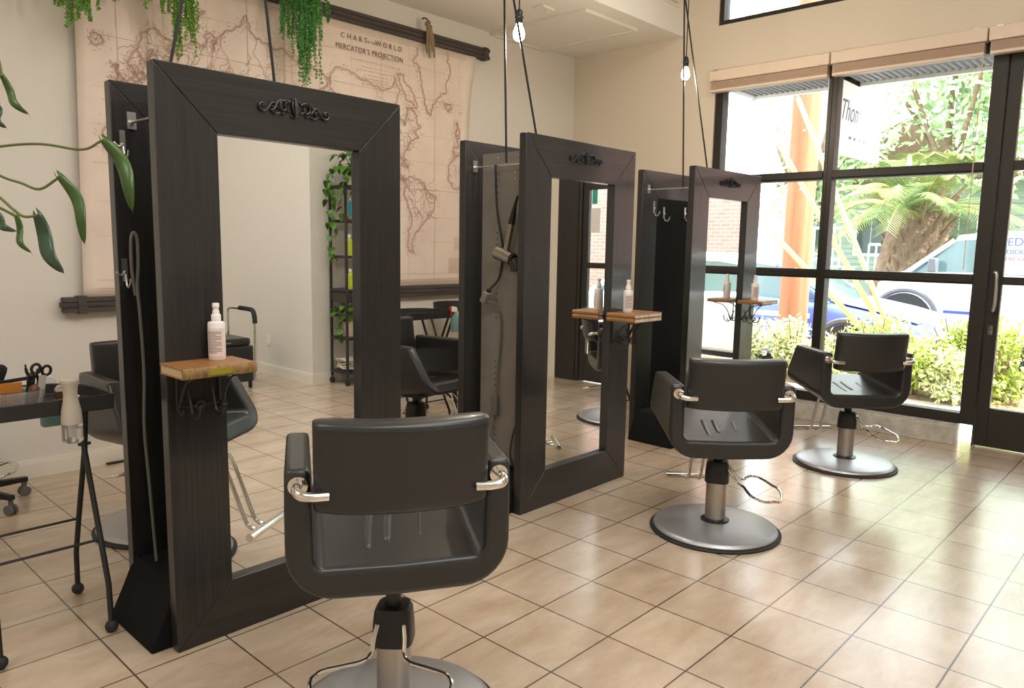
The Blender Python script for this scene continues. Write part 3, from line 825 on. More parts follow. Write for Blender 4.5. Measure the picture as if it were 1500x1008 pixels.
for i,(x,y,a) in enumerate(((-.005,.02,.34),(.003,.025,.40),(.010,.03,.46))):
    t = on_bin('tint_brush', ['wooden tint brush handle, leftmost of three leaning in the bin','wooden tint brush handle, middle of three leaning in the bin','wooden tint brush handle, rightmost of three leaning in the bin'][i], 'brush', x,y,0,-a,group='tint brush handles in the bin')
    b = MB(); b.cyl((0,0,.01),(0,0,.125),.003,.002,n=8); b.build('handle', MT['wood_handle'], t)
t = on_bin('nail_file', 'beige plastic spatula leaning at the right end of the clear bin', 'spatula', .068,-.01,0,.16)
b = MB(); b.box(-.011,-.0015,.01,.011,.0015,.100); b.build('blade', MT['beige'], t, bevel=.001)
t = on_bin('round_brush', 'brown round brush head inside the clear bin', 'brush', .045,-.01,0,.2)
b = MB(); b.lathe([(.0001,.01),(.014,.015),(.017,.035),(.016,.06),(.008,.07),(.0001,.07)],16); b.build('brush_head', MT['brown'], t)
tt = tag(empty('spray_can', (bx-.098, by-.03, tray_z)), 'dark red can standing left of the clear bin on the tray cart', 'can')
b = MB(); b.lathe([(.0001,0),(.022,0),(.0225,.004),(.0225,.115),(.019,.125),(.010,.128),(.010,.14),(.0001,.141)],20); b.build('can_body', MT['maroon'], tt)
tt = tag(empty('tint_bottle', (.792,2.845,tray_z)), 'small clear bottle with brown label on the tray cart', 'bottle')
b = MB(); b.box(-.016,-.012,0,.016,.012,.050); b.prism([(-.016,.05),(.016,.05),(.006,.062),(-.006,.062)],-.010,.010,'y'); b.build('bottle_body', MT['beige'], tt, bevel=.002)
b = MB(); b.box(-.0165,-.0125,.016,.0165,.0125,.042); b.build('label', MT['brown'], tt, bevel=.001)
tt = tag(empty('glass_vial', (.822,2.842,tray_z)), 'thin clear vial next to the brown labelled bottle', 'vial')
b = MB(); b.lathe([(.0001,0),(.006,0),(.0065,.004),(.0065,.06),(.0035,.066),(.003,.078),(.0001,.079)],14); b.build('vial_body', MT['clear'], tt)
for i,(x,y,z) in enumerate(((.843,2.87,.0),(.852,2.862,.004),(.848,2.875,.010))):
    o = MB(); o.tube(bez([(-.012,0,.003),(-.004,.006,.005),(.006,-.004,.004),(.013,.003,.003)],4), .0028, 6)
    o = o.build('hair_pin', MT['zinc'], loc=(x,y,tray_z+z+.0), rot=(0,0,i*1.1))
    tag(o, ['silver clip nearest the vial in a small heap on the tray','silver clip at the front of a small heap on the tray','silver clip on top of a small heap on the tray'][i], 'clip', 'silver clips on the tray')
# continuous mist bottle hung on the front rim
t = tag(empty('mist_bottle', (.775,2.683,.70)), 'white and clear mist bottle hung on the front rim of the near tray cart', 'bottle')
b = MB(); b.lathe([(.0001,0),(.027,0),(.031,.006),(.031,.062),(.030,.07),(.0001,.07)],26); b.build('reservoir', MT['clear'], t)
b = MB(); b.lathe([(.031,.062),(.031,.078),(.029,.105),(.023,.135),(.0205,.158),(.022,.178),(.027,.197),(.0285,.206),(.024,.211),(.0001,.212)],26); b.build('sprayer_body', MT['beige'], t, smooth=60)
b = MB(); b.cyl((0,0,.02),(0,0,.066),.011,n=12); b.build('pump_core', MT['beige'], t)
b = MB(); b.box(.006,-.018,.012,.02,.018,.046); b.build('inner_label', MT['paper_white'], t)
b = MB(); b.tube(bez([(.0,.024,.15),(.0,.045,.158),(0,.056,.150),(0,.060,.13)],4), .003, 6); b.build('rim_hook', MT['beige'], t)
def trigger_bottle(loc, rz, label, name='trigger_bottle'):
    t = tag(empty(name, loc, rz), label, 'bottle', 'aqua trigger bottles hung on tray carts')
    b = MB(); b.grid([[V((hw*math.copysign(abs(cos(a))**.5,cos(a)), hd*math.copysign(abs(sin(a))**.5,sin(a)), z)) for a in [2*pi*k/24 for k in range(24)]] for (hw,hd,z) in ((.0001,.0001,0),(.030,.02,0),(.033,.022,.006),(.032,.022,.11),(.014,.014,.135),(.013,.013,.15),(.0001,.0001,.15))], closed=True)
    b.build('bottle_body', MT['aqua_liq'], t, smooth=50)
    b = MB(); b.prism([(-.045,.150),(.018,.150),(.022,.165),(.012,.185),(-.030,.192),(-.048,.180)],-.010,.010,'y'); b.build('spray_head', MT['paper_white'], t, bevel=.003)
    b = MB(); b.prism([(-.046,.166),(-.034,.150),(-.040,.120),(-.050,.118)],-.006,.006,'y'); b.box(-.062,-.009,.168,-.046,.009,.19); b.build('trigger', MT['red'], t, bevel=.002)
    return t
trigger_bottle((.822,3.085,.675), 0, 'aqua trigger bottle hung on the far rim of the near tray cart')
trigger_bottle((3.79,4.12,.715), 0.15, 'aqua trigger bottle with red trigger hung on the tray cart behind the back row chair')

# ------------------------------------------------------------------ hair dryer and cables at the middle station
MT['dryer'] = mat('brushed_champagne_metal', (.36,.33,.29,1), .3, metal=1)
lp = lambda x,y,z: local(1,x,y,z)
t = tag(empty('hair_dryer', lp(.082,.20,1.31)), 'champagne grey hair dryer hung in the middle mirror station', 'hair dryer'); t.rotation_euler = (0,0,ST[1][1])
b = MB(); b.tube([(0,.065,.018),(0,.062,.017),(0,-.045,-.016),(0,-.047,-.0166)], [.026,.034,.034,.028], 24); b.build('barrel', MT['dryer'], t)
b = MB(); b.tube([(0,-.046,-.016),(0,-.056,-.02)], [.029,.029], 20); b.tube([(0,-.056,-.021),(.0,-.075,-.05),(0,-.080,-.075)],[.027,.032,.030],16); b.build('nozzle', MT['plastic_black'], t)
b = MB(); b.tube([(0,0,.02),(0,-.035,.16)], .0165, 18); b.build('handle', MT['dryer'], t)
b = MB(); b.tube([(0,-.035,.16),(0,-.044,.195),(0,-.06,.26),(.0,-.075,.30)], [.018,.016,.008,.005], 12); b.build('cord_sleeve', MT['plastic_black'], t)
b = MB(); b.cyl((.02,0,0),(.042,0,0),.008,n=8); b.build('holder_peg', MT['iron'], t)
t = tag(empty('power_cable', lp(.08,.25,0)), 'black power cable with grey adapter hanging in the middle mirror station', 'cable'); t.rotation_euler = (0,0,ST[1][1])
b = MB(); b.tube(bez([(0,.03,1.77),(.012,.025,1.55),(.03,.0,1.35),(.03,.02,1.2),(.0,.06,1.13)],6), .006, 8); b.build('upper_cord', MT['cord'], t)
b = MB(); b.tube([(0,.06,1.13),(-.006,.068,1.115)], .013, 10); b.build('plug', MT['plastic_black'], t)
b = MB(); b.box(-.022,-.016,-.03,.022,.016,.03, Matrix.Translation((-.012,.075,1.09)) @ Matrix.Rotation(.5,4,'X')); b.build('adapter', MT['panel_grey'], t, bevel=.003)
b = MB(); b.tube(bez([(-.006,.065,1.07),(.022,.03,1.05),(.034,.005,.95),(.03,.02,.7),(.025,.03,.5),(.02,.05,.3),(.02,.02,.06)],6), .0055, 8); b.build('lower_cord', MT['cord_grey'], t)
b = MB(); b.box(.010,.012,.46,.036,.05,.56); b.build('inline_box', MT['cord_grey'], t, bevel=.004)
t = tag(empty('loose_cable', lp(.10,.09,0)), 'thin dark cable drooping low on the perforated panel', 'cable')
b = MB(); b.tube(bez([(.0,-.03,.75),(.005,-.02,.55),(.008,.05,.42),(.006,.08,.28),(.005,.06,.21)],6), .004, 7); b.build('cord', MT['cord'], t)
# curling iron cable in the nearest station
q = lambda x,y,z: local(0,x,y,z)
t = tag(empty('iron_cable', q(.045,.335,0)), 'looped grey cable hanging on a hook in the nearest mirror station', 'cable')
b = MB(); P = bez([(.0,-.0,1.17),(-.012,-.01,1.27),(-.010,-.01,1.36),(.0,-.01,1.385),(.010,-.01,1.36),(.010,-.01,1.28),(.004,-.008,1.2),(.008,-.01,1.1),(.012,-.01,.9),(.004,-.01,.7),(.012,-.01,.5),(.02,-.01,.3),(.02,-.02,.205)],6)
b.tube(P, .0055, 8); b.build('cord', MT['cord_grey'], t)

# ------------------------------------------------------------------ rolling stool at the frame edge
t = tag(empty('rolling_stool', (.80,4.46,0), .35), 'black wheeled stool base with grey casters at the left edge', 'stool')
for k in range(5):
    a = 2*pi*k/5 -.15
    M = Matrix.Rotation(a,4,'Z')
    b = MB(); b.hexa([(.03,-.022,.085),(.28,-.014,.075),(.28,.014,.075),(.03,.022,.085),(.03,-.02,.125),(.28,-.012,.10),(.28,.012,.10),(.03,.02,.125)], M); lg = b.build('base_arm', MT['plastic_black'], t, bevel=.004)
    b = MB()
    for s in (-1,1): b.cyl((.262,s*.007,.026),(.262,s*.020,.026),.026,n=18,M=M)
    b.cyl((.262,-.02,.026),(.262,.02,.026),.006,n=8,M=M); b.box(.252,-.005,.03,.275,.005,.078,M)
    b.build('caster', MT['cord_grey'], lg)
b = MB(); b.cyl((0,0,.08),(0,0,.44),.022,n=16); b.build('gas_column', MT['plastic_black'], t)
b = MB(); b.tube([V((.215*cos(a),.215*sin(a),.19)) for a in [2*pi*k/40 for k in range(40)]], .010, 8, closed=True)
for k in range(4): b.tube([(0.02*cos(k*pi/2),.02*sin(k*pi/2),.17),(.215*cos(k*pi/2),.215*sin(k*pi/2),.19)], .007, 8)
b.build('foot_ring', MT['chrome'], t)
b = MB(); b.lathe([(.0001,.44),(.15,.44),(.175,.455),(.18,.48),(.165,.50),(.0001,.505)],32); b.build('seat', MT['vinyl'], t)
# floor strip against the left wall
b = MB(); b.box(1.56,4.79,0,2.1,4.812,.012); tag(b.build('floor_strip', MT['plastic_black'], bevel=.003), 'thin black strip lying on the floor along the map wall', 'strip')

# ------------------------------------------------------------------ dryer chair seen in the nearest mirror
t = tag(empty('dryer_chair', (3.17,-2.0,0)), 'black armchair with raised tubular armrests seen in the nearest mirror', 'armchair')
b = MB(); b.box(-.27,-.30,.06,.28,.35,.40); b.build('seat_base', MT['vinyl'], t, bevel=.02, seg=3)
b = MB(); b.box(-.25,-.28,.40,.26,.34,.47); b.build('seat_cushion', MT['vinyl'], t, bevel=.025, seg=3)
b = MB(); b.box(.10,-.02,.455,.115,.14,.475); b.box(-.06,.352,.43,.06,.356,.44)
b.build('chrome_strip', MT['chrome'], t, bevel=.002)
b = MB(); b.box(-.24,-.36,.50,.24,-.27,1.02, Matrix.Rotation(-.12,4,'X')); b.build('backrest', MT['vinyl'], t, bevel=.03, seg=3)
b = MB(); b.box(-.20,-.31,.56,.20,-.19,.72); b.build('lumbar_pad', MT['vinyl'], t, bevel=.04, seg=3)
for sx in (-1, 1):
    b = MB(); x = sx*.30
    b.tube(bez([(x,.33,.06),(x,.335,.45),(x,.33,.66),(x,.30,.715),(x,.1,.72),(x,-.12,.715),(x,-.17,.68),(x,-.18,.45)],6), .011, 10); b.build('arm_frame', MT['chrome'], t)
    b = MB(); b.tube(bez([(x,.345,.60),(x,.335,.67),(x,.30,.72),(x,.2,.728),(x,.06,.728)],6), .022, 12); b.build('arm_pad', MT['rubber'], t)
for (x, y) in ((-.25,-.27),(.25,-.27),(-.25,.32),(.25,.32)):
    b = MB(); b.cyl((x,y,0),(x,y,.065),.018,n=12); b.build('leg', MT['iron'], t)

# ------------------------------------------------------------------ rolling shelf with plants seen in the nearest mirror
MT['shelf_metal'] = mat('dark_shelf_metal', (.03,.03,.03,1), .5)
MT['shelf_wood'] = mat('dark_shelf_board', (.05,.04,.03,1), .5)
SX0, SX1, SY0, SY1 = 4.105, 4.95, -1.385, -1.105
t = tag(empty('etagere', (SX0,SY0,0)), 'tall narrow black shelf rack on casters seen in the nearest mirror', 'shelf rack')
wx, wy = SX1-SX0, SY1-SY0
for (x, y) in ((.012,.012),(wx-.012,.012),(.012,wy-.012),(wx-.012,wy-.012)):
    b = MB(); b.box(x-.011,y-.011,.075,x+.011,y+.011,1.92); p = b.build('post', MT['shelf_metal'], t, bevel=.002)
    b = MB(); b.cyl((x-.012,y,.03),(x+.012,y,.03),.03,n=16); b.box(x-.006,y-.006,.04,x+.006,y+.006,.08); b.build('caster', MT['rubber'], p)
zs = [.14,.468,.93,1.245,1.58,1.90]
for z in zs:
    b = MB(); b.box(0,0,z-.03,wx,wy,z-.005); b.build('shelf_board', MT['shelf_metal'], t, bevel=.002)
b = MB(); b.box(.012,.012,.80,wx,wy-.012,.90); b.build('drawer', MT['shelf_wood'], t, bevel=.004)
for (y, s) in ((.02,1),(wy-.02,-1)):
    b = MB(); b.prism([(y,1.875),(y+s*.07,1.875),(y+s*.03,1.85),(y+s*.008,1.80),(y,1.78)],.004,.016,'x'); b.build('corner_gusset', MT['shelf_metal'], t)
MT['pot_cream'] = mat('cream_pot', S(216,200,176), .6)
def heart_leaf(b, M, l, w, droop=.25):
    P = []
    out = [(0,0),(.32,-.10),(.5,.12),(.46,.4),(.28,.72),(0,1)]
    L = []; 
    for (x, y) in out: L.append((x*w, y*l))
    vs = [V((0,y,-droop*l*(y/l)**2)) for (x,y) in ((0,0),(0,.12*l),(0,.4*l),(0,.72*l),(0,l))]
    n0 = len(vs)
    R = [V((x,y,-droop*l*(max(y,0)/l)**2+.18*abs(x))) for (x,y) in L[1:5]]
    Lf = [V((-p.x,p.y,p.z)) for p in R]
    vs2 = vs+R+Lf
    fs = [(0,5,6,1),(1,6,7,2),(2,7,8,3),(3,8,4),(0,1,10,9),(1,2,11,10),(2,3,12,11),(3,4,12)]
    b.add(vs2, fs, M)
def leaf_M(p, yaw, pitch, roll=0):
    return Matrix.Translation(p) @ Matrix.Rotation(yaw,4,'Z') @ Matrix.Rotation(pitch,4,'X') @ Matrix.Rotation(roll,4,'Y')
def potted(name, loc, label, leaves, vines, pot_r=.07, pot_h=.12, spread=.13, lsize=.07, cat='potted plant'):
    t = tag(empty(name, loc), label, cat)
    b = MB(); b.lathe([(.0001,0),(pot_r*.75,0),(pot_r,pot_h),(pot_r*.92,pot_h),(pot_r*.85,pot_h*.9),(.0001,pot_h*.9)],22); b.build('pot', MT['pot_cream'], t)
    st = MB(); lf = MB()
    for k in range(leaves):
        a = random.uniform(0,2*pi); r = spread*random.uniform(.3,1); z = pot_h+random.uniform(.02,.14)*(spread/.13)
        p = V((r*cos(a), r*sin(a), z))
        st.tube(bez([(0,0,pot_h*.88),(p.x*.4,p.y*.4,z*1.02),p],4), .0022, 5)
        heart_leaf(lf, leaf_M(p, a-pi/2, random.uniform(-.9,.2)), lsize*random.uniform(.8,1.2), lsize*random.uniform(.8,1.1))
    for v in vines:
        P = bez(v, 6); st.tube(P, .0025, 5)
        for i in range(3, len(P), 2):
            a = random.uniform(0,2*pi)
            heart_leaf(lf, leaf_M(P[i], a, random.uniform(-1.3,-.5)), lsize*random.uniform(.8,1.2), lsize*random.uniform(.75,1.05))
    st.build('vine_stem', MT['stem'], t); lf.build('foliage', MT['pothos'], t, smooth=180, fix=False)
    return t
potted('pothos_plant', (SX0+.14,SY0+.19,1.895), 'trailing green plant on top of the black shelf rack in the mirror', 26,
  [[(0,0,.11),(-.10,-.06,.18),(-.17,-.09,.05),(-.18,-.06,-.15),(-.17,-.07,-.32),(-.17,-.03,-.50)],
   [(0,0,.11),(-.08,.06,.16),(-.16,.10,.04),(-.17,.07,-.12),(-.17,.08,-.30)],
   [(0,0,.11),(-.12,-.10,.16),(-.19,-.14,.0),(-.18,-.13,-.3),(-.17,-.10,-.62),(-.17,-.06,-.68)],
   [(0,0,.11),(-.06,.12,.16),(-.10,.20,.04),(-.12,.21,-.15)]], spread=.165, lsize=.075)
potted('leafy_pot_plant', (SX0+.13,SY0+.14,.463), 'bushy green plant in a cream pot on the low shelf of the rack', 34, [[(0,0,.14),(-.08,.0,.16),(-.13,.02,.06),(-.14,.05,-.02)]], pot_r=.085, pot_h=.15, spread=.17, lsize=.075)
MT['teal'] = mat('teal_bottle', S(40,150,160), .3); MT['lime'] = mat('lime_bottle', S(190,210,60), .3)
def product(loc, m, label, h=.17, r=.03):
    t = tag(empty('product_bottle', loc), label, 'bottle', 'product bottles on the rack shelves')
    b = MB(); b.lathe([(.0001,0),(r,0),(r,h*.7),(r*.4,h*.8),(r*.4,h*.86),(.0001,h*.86)],18); b.build('bottle_body', m, t)
    b = MB(); b.lathe([(r*.5,h*.84),(r*.5,h),(.0001,h)],14); b.build('cap', MT['paper_white'], t)
product((SX0+.10,SY0+.235,1.603), MT['teal'], 'teal bottle on the second highest rack shelf', .18)
product((SX0+.08,SY0+.225,1.24), MT['lime'], 'yellow-green bottle on the middle rack shelf', .2)
product((SX0+.08,SY0+.235,.925), MT['lime'], 'lime bottle standing above the rack drawer', .19)
o = MB(); o.box(0,0,0,.2,.12,.028); tag(o.build('wooden_tray', MT['wood_handle'], loc=(SX0+.05,SY0+.15,1.575), bevel=.004), 'small wooden tray under the teal bottle on the rack', 'tray')
MT['towel'] = mat('white_rag_pile', S(196,186,170), .9, bump=(40,.5,.004))
for k in range(5):
    b = MB(); n = 14
    rows = []
    for i in range(9):
        x = .02+.2*i/8
        rows.append([V((x+.01*sin(k), .03+.21*j/n, .022*k + .012*sin(9*j/n+k)*.5+.008*cos(i+k*2)*.6)) for j in range(n+1)])
    b.grid(rows)
    o = b.build('folded_towel', MT['towel'], loc=(SX0+.02,SY0+.01,.152), solid=.018, smooth=180)
    tag(o, ['lowest','second from the bottom','middle','second from the top','topmost'][k]+' towel in the white pile on the lowest rack shelf', 'towel', 'towels on the lowest rack shelf')
# ------------------------------------------------------------------ wall map
MT['map'] = mat('aged_map_paper', S(231,212,196), .8, spec=.2, var=(2.2,.08,S(237,221,206)), bump=(30,.15,.002))
MT['map_ink'] = mat('map_coast_ink', S(168,138,126), .8, spec=.1)
MT['map_tint'] = mat('map_coast_tint', S(218,190,172), .8, spec=.1)
MT['map_line'] = mat('map_grid_ink', S(208,182,162), .8, spec=.1)
MT['map_land'] = mat('map_land_wash', S(222,188,163), .8, spec=.2, var=(3,.06))
MT['map_text'] = mat('map_lettering', S(128,108,100), .8, spec=.1)
MT['rail'] = mat('weathered_dark_batten', S(74,66,62), .65, var=((2,60,60),.45), bump=((4,160,160),.6,.004))
YM = 4.795
mp = tag(empty('hanging_wall_map', (3.0,YM,2.0)), 'large sepia chart of the world hanging between dark battens on the wall', 'wall map')
def edge_x(z):
    zl = max(1.0, min(2.97, z))
    xr = 4.535 + (.055 if zl > 2.05 else .01)*max(0,(zl-2.05)/.83)**1.2 + .0*zl
    xr += .03*max(0,(zl-2.6)/.3)
    xl = 1.48 + .035*max(0,(zl-1.0)/1.45)
    return xl, xr
rows = []
for i in range(25):
    z = 1.005+ (2.975-1.005)*i/24; xl, xr = edge_x(z)
    r = []
    for k in range(49):
        s = k/48; x = xl+(xr-xl)*s
        y = -.004*sin(7*s+1.3*z) - .012*max(0,(s-.94)/.06)**2*(z > 2) - .010*max(0,(.05-s)/.05)**2
        r.append(V((x-3.0, y, z-2.0)))
    rows.append(r)
b = MB(); b.grid(rows); sheet = b.build('paper_sheet', MT['map'], mp, solid=.002, smooth=180)
# Mercator placement measured off the sheet
LON0, X0, PXD, ZEQ, RZ = -19.0, 1.62, .007464, 1.80, .455
def mxy(lon, lat):
    y = math.log(math.tan(pi/4+radians(max(-78,min(82,lat)))/2))
    return X0+(lon-LON0)*PXD-3.0, ZEQ+y*RZ-2.0
def wig(P, amp, it=3):
    P = [V((p[0],p[1],0)) for p in P]
    for q in range(it):
        Q = []
        for i in range(len(P)-1):
            a, c = P[i], P[i+1]; d = c-a; n = V((-d.y,d.x,0))
            Q += [a, (a+c)/2 + n*random.uniform(-amp,amp)]
        P = Q+[P[-1]]
    return P
def surf(x, z, off):
    return V((x, -.0065-off + (-.004*sin(7*((x+3-1.5)/3.05)+1.3*(z+2)))+.003, z))
def ribbon(b, P, w, off):
    rows = []
    for i, p in enumerate(P):
        t = (P[min(i+1,len(P)-1)]-P[max(i-1,0)]); t = V((-t.y,t.x,0))
        if t.length < 1e-9: continue
        t.normalize()
        a, c = p+t*w/2, p-t*w/2
        rows.append([surf(a.x,a.y,off), surf(c.x,c.y,off)])
    if len(rows) > 1: b.grid(rows)
eur = [(-9,37),(-9,43),(-2,43),(-1,46),(-4,48),(2,51),(5,53),(8,54),(9,57),(11,54),(14,54),(19,55),(22,58),(24,59),(30,60),(22,60),(21,63),(25,65),(21,65),(17,61),(16,56),(12,56),(10,59),(6,58),(5,61),(10,64),(14,67),(20,70),(28,71),(40,68),(35,66),(44,66),(44,68),(54,69),(60,70),(68,69),(67,72),(72,73),(74,68),(78,72),(82,73),(100,76),(105,78),(113,74),(128,73),(140,73),(160,70),(170,70),(180,69),(190,66),(180,63),(170,60),(163,60),(163,56),(156,51),(156,57),(163,62),(155,59),(143,59),(135,55),(141,53),(140,48),(132,43),(128,40),(129,35),(126,35),(125,40),(121,40),(119,37),(122,31),(117,23),(109,21)]
med = [(-9,37),(-5,36),(0,39),(3,42),(8,44),(12,42),(16,38),(18,40),(13,45),(19,42),(22,37),(26,40),(29,41),(36,41),(41,42),(37,46),(31,46),(28,43),(27,37),(36,36),(34,31),(30,31),(20,31),(11,34),(10,37),(-5,35),(-9,32),(-17,21),(-17,14),(-13,9),(-8,4),(4,6),(9,4),(9,-1),(13,-9),(12,-17),(15,-26),(18,-34),(26,-34),(33,-26),(40,-16),(40,-5),(51,11),(43,12),(37,21),(33,28),(35,29),(43,13),(52,17),(59,23),(51,25),(48,30),(57,26),(67,25),(73,20),(77,8),(80,15),(88,22),(94,18),(98,10),(104,1),(101,8),(104,10),(109,13),(106,20),(109,21)]
nam = [(190,66),(195,71),(204,71),(220,70),(235,69),(245,68),(262,68),(268,72),(275,68),(266,62),(268,58),(278,55),(281,52),(282,57),(283,62),(290,62),(296,59),(303,53),(295,50),(300,46),(290,43),(286,40),(284,36),(279,31),(280,25),(277,29),(271,30),(263,28),(262,22),(270,21),(272,16),(277,11),(281,8),(279,7),(273,10),(265,16),(255,20),(247,31),(245,23),(246,28),(240,34),(236,40),(236,48),(228,55),(220,59),(210,60),(200,56),(198,58),(195,62),(190,66)]
sam = [(281,8),(288,12),(298,10),(308,5),(311,0),(320,-4),(325,-7),(322,-13),(319,-22),(312,-25),(311,-29),(303,-35),(297,-39),(294,-43),(291,-50),(294,-54),(286,-53),(285,-46),(287,-37),(289,-25),(284,-15),(279,-6),(280,0),(283,4),(281,8)]
gre = [(300,76),(292,77),(300,81.5),(325,82),(342,80),(340,74),(338,70),(328,68),(320,65),(317,60),(312,61),(308,65),(306,70),(302,75),(300,76)]
afr = [(343,21),(350,32),(355,35),(370,37),(378,33)]
afr2 = [(343,21),(343,14),(347,9),(352,4),(364,6),(369,4),(372,-4),(374,-12),(372,-17),(375,-26),(379,-34)]
eur2 = [(379,55),(371,54),(368,57),(365,53),(361,50),(356,48),(359,45),(358,43),(351,43),(351,37),(356,36),(363,41),(369,44),(375,40),(379,42)]
nor2 = [(379,70),(370,64),(365,61),(367,58),(372,56),(378,58)]
gbr2 = [(354,50),(361,52),(358,55),(357,58),(354,58),(356,54),(354,52),(354,50)]
ice = [(-24,65),(-22,66.5),(-15,66.5),(-13,65),(-19,63.3),(-24,65)]
gbr = [(-5,50),(1,52),(-2,55),(-3,58),(-6,58),(-3,54),(-5,52),(-5,50)]
aus = [(114,-22),(122,-17),(130,-12),(137,-12),(141,-17),(143,-11),(147,-20),(153,-26),(150,-37),(144,-39),(137,-34),(130,-32),(115,-34),(114,-22)]
jap = [(130,32),(136,34),(141,36),(141,41),(137,37),(131,34),(130,32)]
baf = [(297,62),(282,65),(270,73),(280,73),(292,68),(297,62)]
isl = [(343,63.3),(338,65),(338,66.5),(345,66.5),(347,65),(343,63.3)]
cub = [(275,22),(282,23),(286,20),(280,21),(275,22)]
nov = [(52,71),(57,74),(68,77),(60,75),(54,71)]
lena = [(113,74),(110,70),(120,66),(126,62)]; ob = [(73,68),(73,66),(68,62),(70,58)]; yen = [(82,72),(86,68),(88,62),(92,57)]
sval = [(12,77),(16,79),(26,80),(20,77),(12,77)]
all_lines = [(eur,1),(med,1),(nam,1),(sam,1),(gre,1),(afr,1),(afr2,1),(eur2,1),(nor2,1),(gbr2,1),(ice,1),(gbr,1),(aus,1),(jap,1),(baf,1),(isl,1),(cub,1),(nov,1),(lena,0),(ob,0),(yen,0),(sval,1)]
tint = MB(); ink = MB()
for L, main in all_lines:
    P = wig([mxy(*p) for p in L], .22, 3)
    P = [p for p in P if edge_x(p.y+2)[0]-3+.02 < p.x < edge_x(p.y+2)[1]-3-.02 and p.y < .93 and p.y > -.95]
    runs, cur = [], []
    for p in P:
        if cur and (p-cur[-1]).length > .14: runs.append(cur); cur = []
        cur.append(p)
    runs.append(cur)
    for R in runs:
        if len(R) < 2: continue
        if main: ribbon(tint, R, .020, .0004)
        ribbon(ink, R, .0042 if main else .003, .0012)
        if main:      # short engraver's strokes along the coast and relief inland
            for p in R:
                for q in range(2):
                    u = V((random.uniform(-.05,.05), random.uniform(-.035,.035), 0)); d = V((random.uniform(-.014,.014), random.uniform(-.012,.012), 0))
                    a_ = p+u
                    if edge_x(a_.y+2)[0]-2.98 < a_.x < edge_x(a_.y+2)[1]-3.03 and abs(a_.y) < .9: ribbon(ink, [a_, a_+d*.5+V((.003,.002,0)), a_+d], .0022, .0012)
# river and border strokes on the land areas
for (lo0,lo1,la0,la1,n) in ((8,40,45,68,46),(40,180,45,72,120),(240,292,32,62,60),(285,318,-32,6,46),(362,378,42,66,26),(350,376,8,30,14)):
    for q in range(n):
        x, z = mxy(random.uniform(lo0,lo1), random.uniform(la0,la1)); a = random.uniform(0,6.28); P = []
        for s in range(9):
            P.append(V((x,z,0))); a += random.uniform(-.8,.8); x += .012*cos(a); z += .012*sin(a)
        P = [p for p in P if edge_x(p.y+2)[0]-2.98 < p.x < edge_x(p.y+2)[1]-3.03 and abs(p.y) < .93]
        if len(P) > 2: ribbon(ink, P, .0024, .0012)
o = tint.build('coast_tint', MT['map_tint'], mp, smooth=0, fix=False)
o = ink.build('coastline', MT['map_ink'], mp, smooth=0, fix=False)
gl = MB()
for x in [1.74,2.01,2.28,2.55,2.82,3.089,3.36,3.631,3.90,4.17,4.44]:
    major = abs(x-1.74)/.54 % 1
    ribbon(gl, [V((x-3,-.93+1.86*k/20,0)) for k in range(21)], .004 if x in (1.74,2.55,3.089,3.631,4.17) else .002, .0003)
for z in (2.52,2.23,2.02,1.80,1.58,1.38,2.75,1.12):
    xl, xr = edge_x(z); ribbon(gl, [V((xl-3+.03+(xr-xl-.06)*k/30, z-2,0)) for k in range(31)], .004 if z in (1.80,2.52) else .002, .0003)
for off in (.035,.05):
    ribbon(gl, [V((edge_x(1.02+1.93*k/30)[0]-3+off, -.98+1.93*k/30,0)) for k in range(31)], .004, .0003)
    ribbon(gl, [V((edge_x(1.02+1.93*k/30)[1]-3-off, -.98+1.93*k/30,0)) for k in range(31)], .003, .0003)
    for z in (1.02+off, 2.95-off):
        xl, xr = edge_x(z); ribbon(gl, [V((xl-3+.035+(xr-xl-.07)*k/30, z-2,0)) for k in range(31)], .004, .0003)
# little tables of notes printed low on the sheet
for (x0,x1,z0,n) in ((4.39,4.46,1.42,8),(4.33,4.5,1.24,9)):
    for q in range(n): ribbon(gl, [V((x0-3,z0-2-q*.014,0)), V((x1-3,z0-2-q*.014,0))], .006, .0003)
gl.build('graticule', MT['map_line'], mp, smooth=0, fix=False)
RX = Matrix.Rotation(pi/2,4,'X')
def mtext(s, size, x, z, sp=1, xs=1): 
    text_mesh('lettering', s, size, MT['map_text'], mp, Matrix.Translation((x-3,-.012,z-2)) @ RX, align='CENTER', spacing=sp, xs=xs)
mtext('CHART', .052, 3.385, 2.835, 1.6); mtext('OF THE', .022, 3.535, 2.838, 1.1); mtext('WORLD', .052, 3.70, 2.835, 1.6)
mtext("MERCATOR'S PROJECTION", .054, 3.53, 2.755, 1.12, .86)
b = MB()      # the small printed lines under the title are too fine to read
for (z, hw) in ((2.70,.22),(2.66,.12),(2.635,.15),(2.605,.10),(2.58,.13),(2.56,.12),(2.54,.12)):
    x = 3.57-hw
    while x < 3.57+hw:
        l = random.uniform(.012,.04); b.quad((x-3,-.012,z-2),(x+l-3,-.012,z-2),(x+l-3,-.012,z-2+.006),(x-3,-.012,z-2+.006)); x += l+.010
b.build('fine_print', MT['map_line'], mp, smooth=0, fix=False)
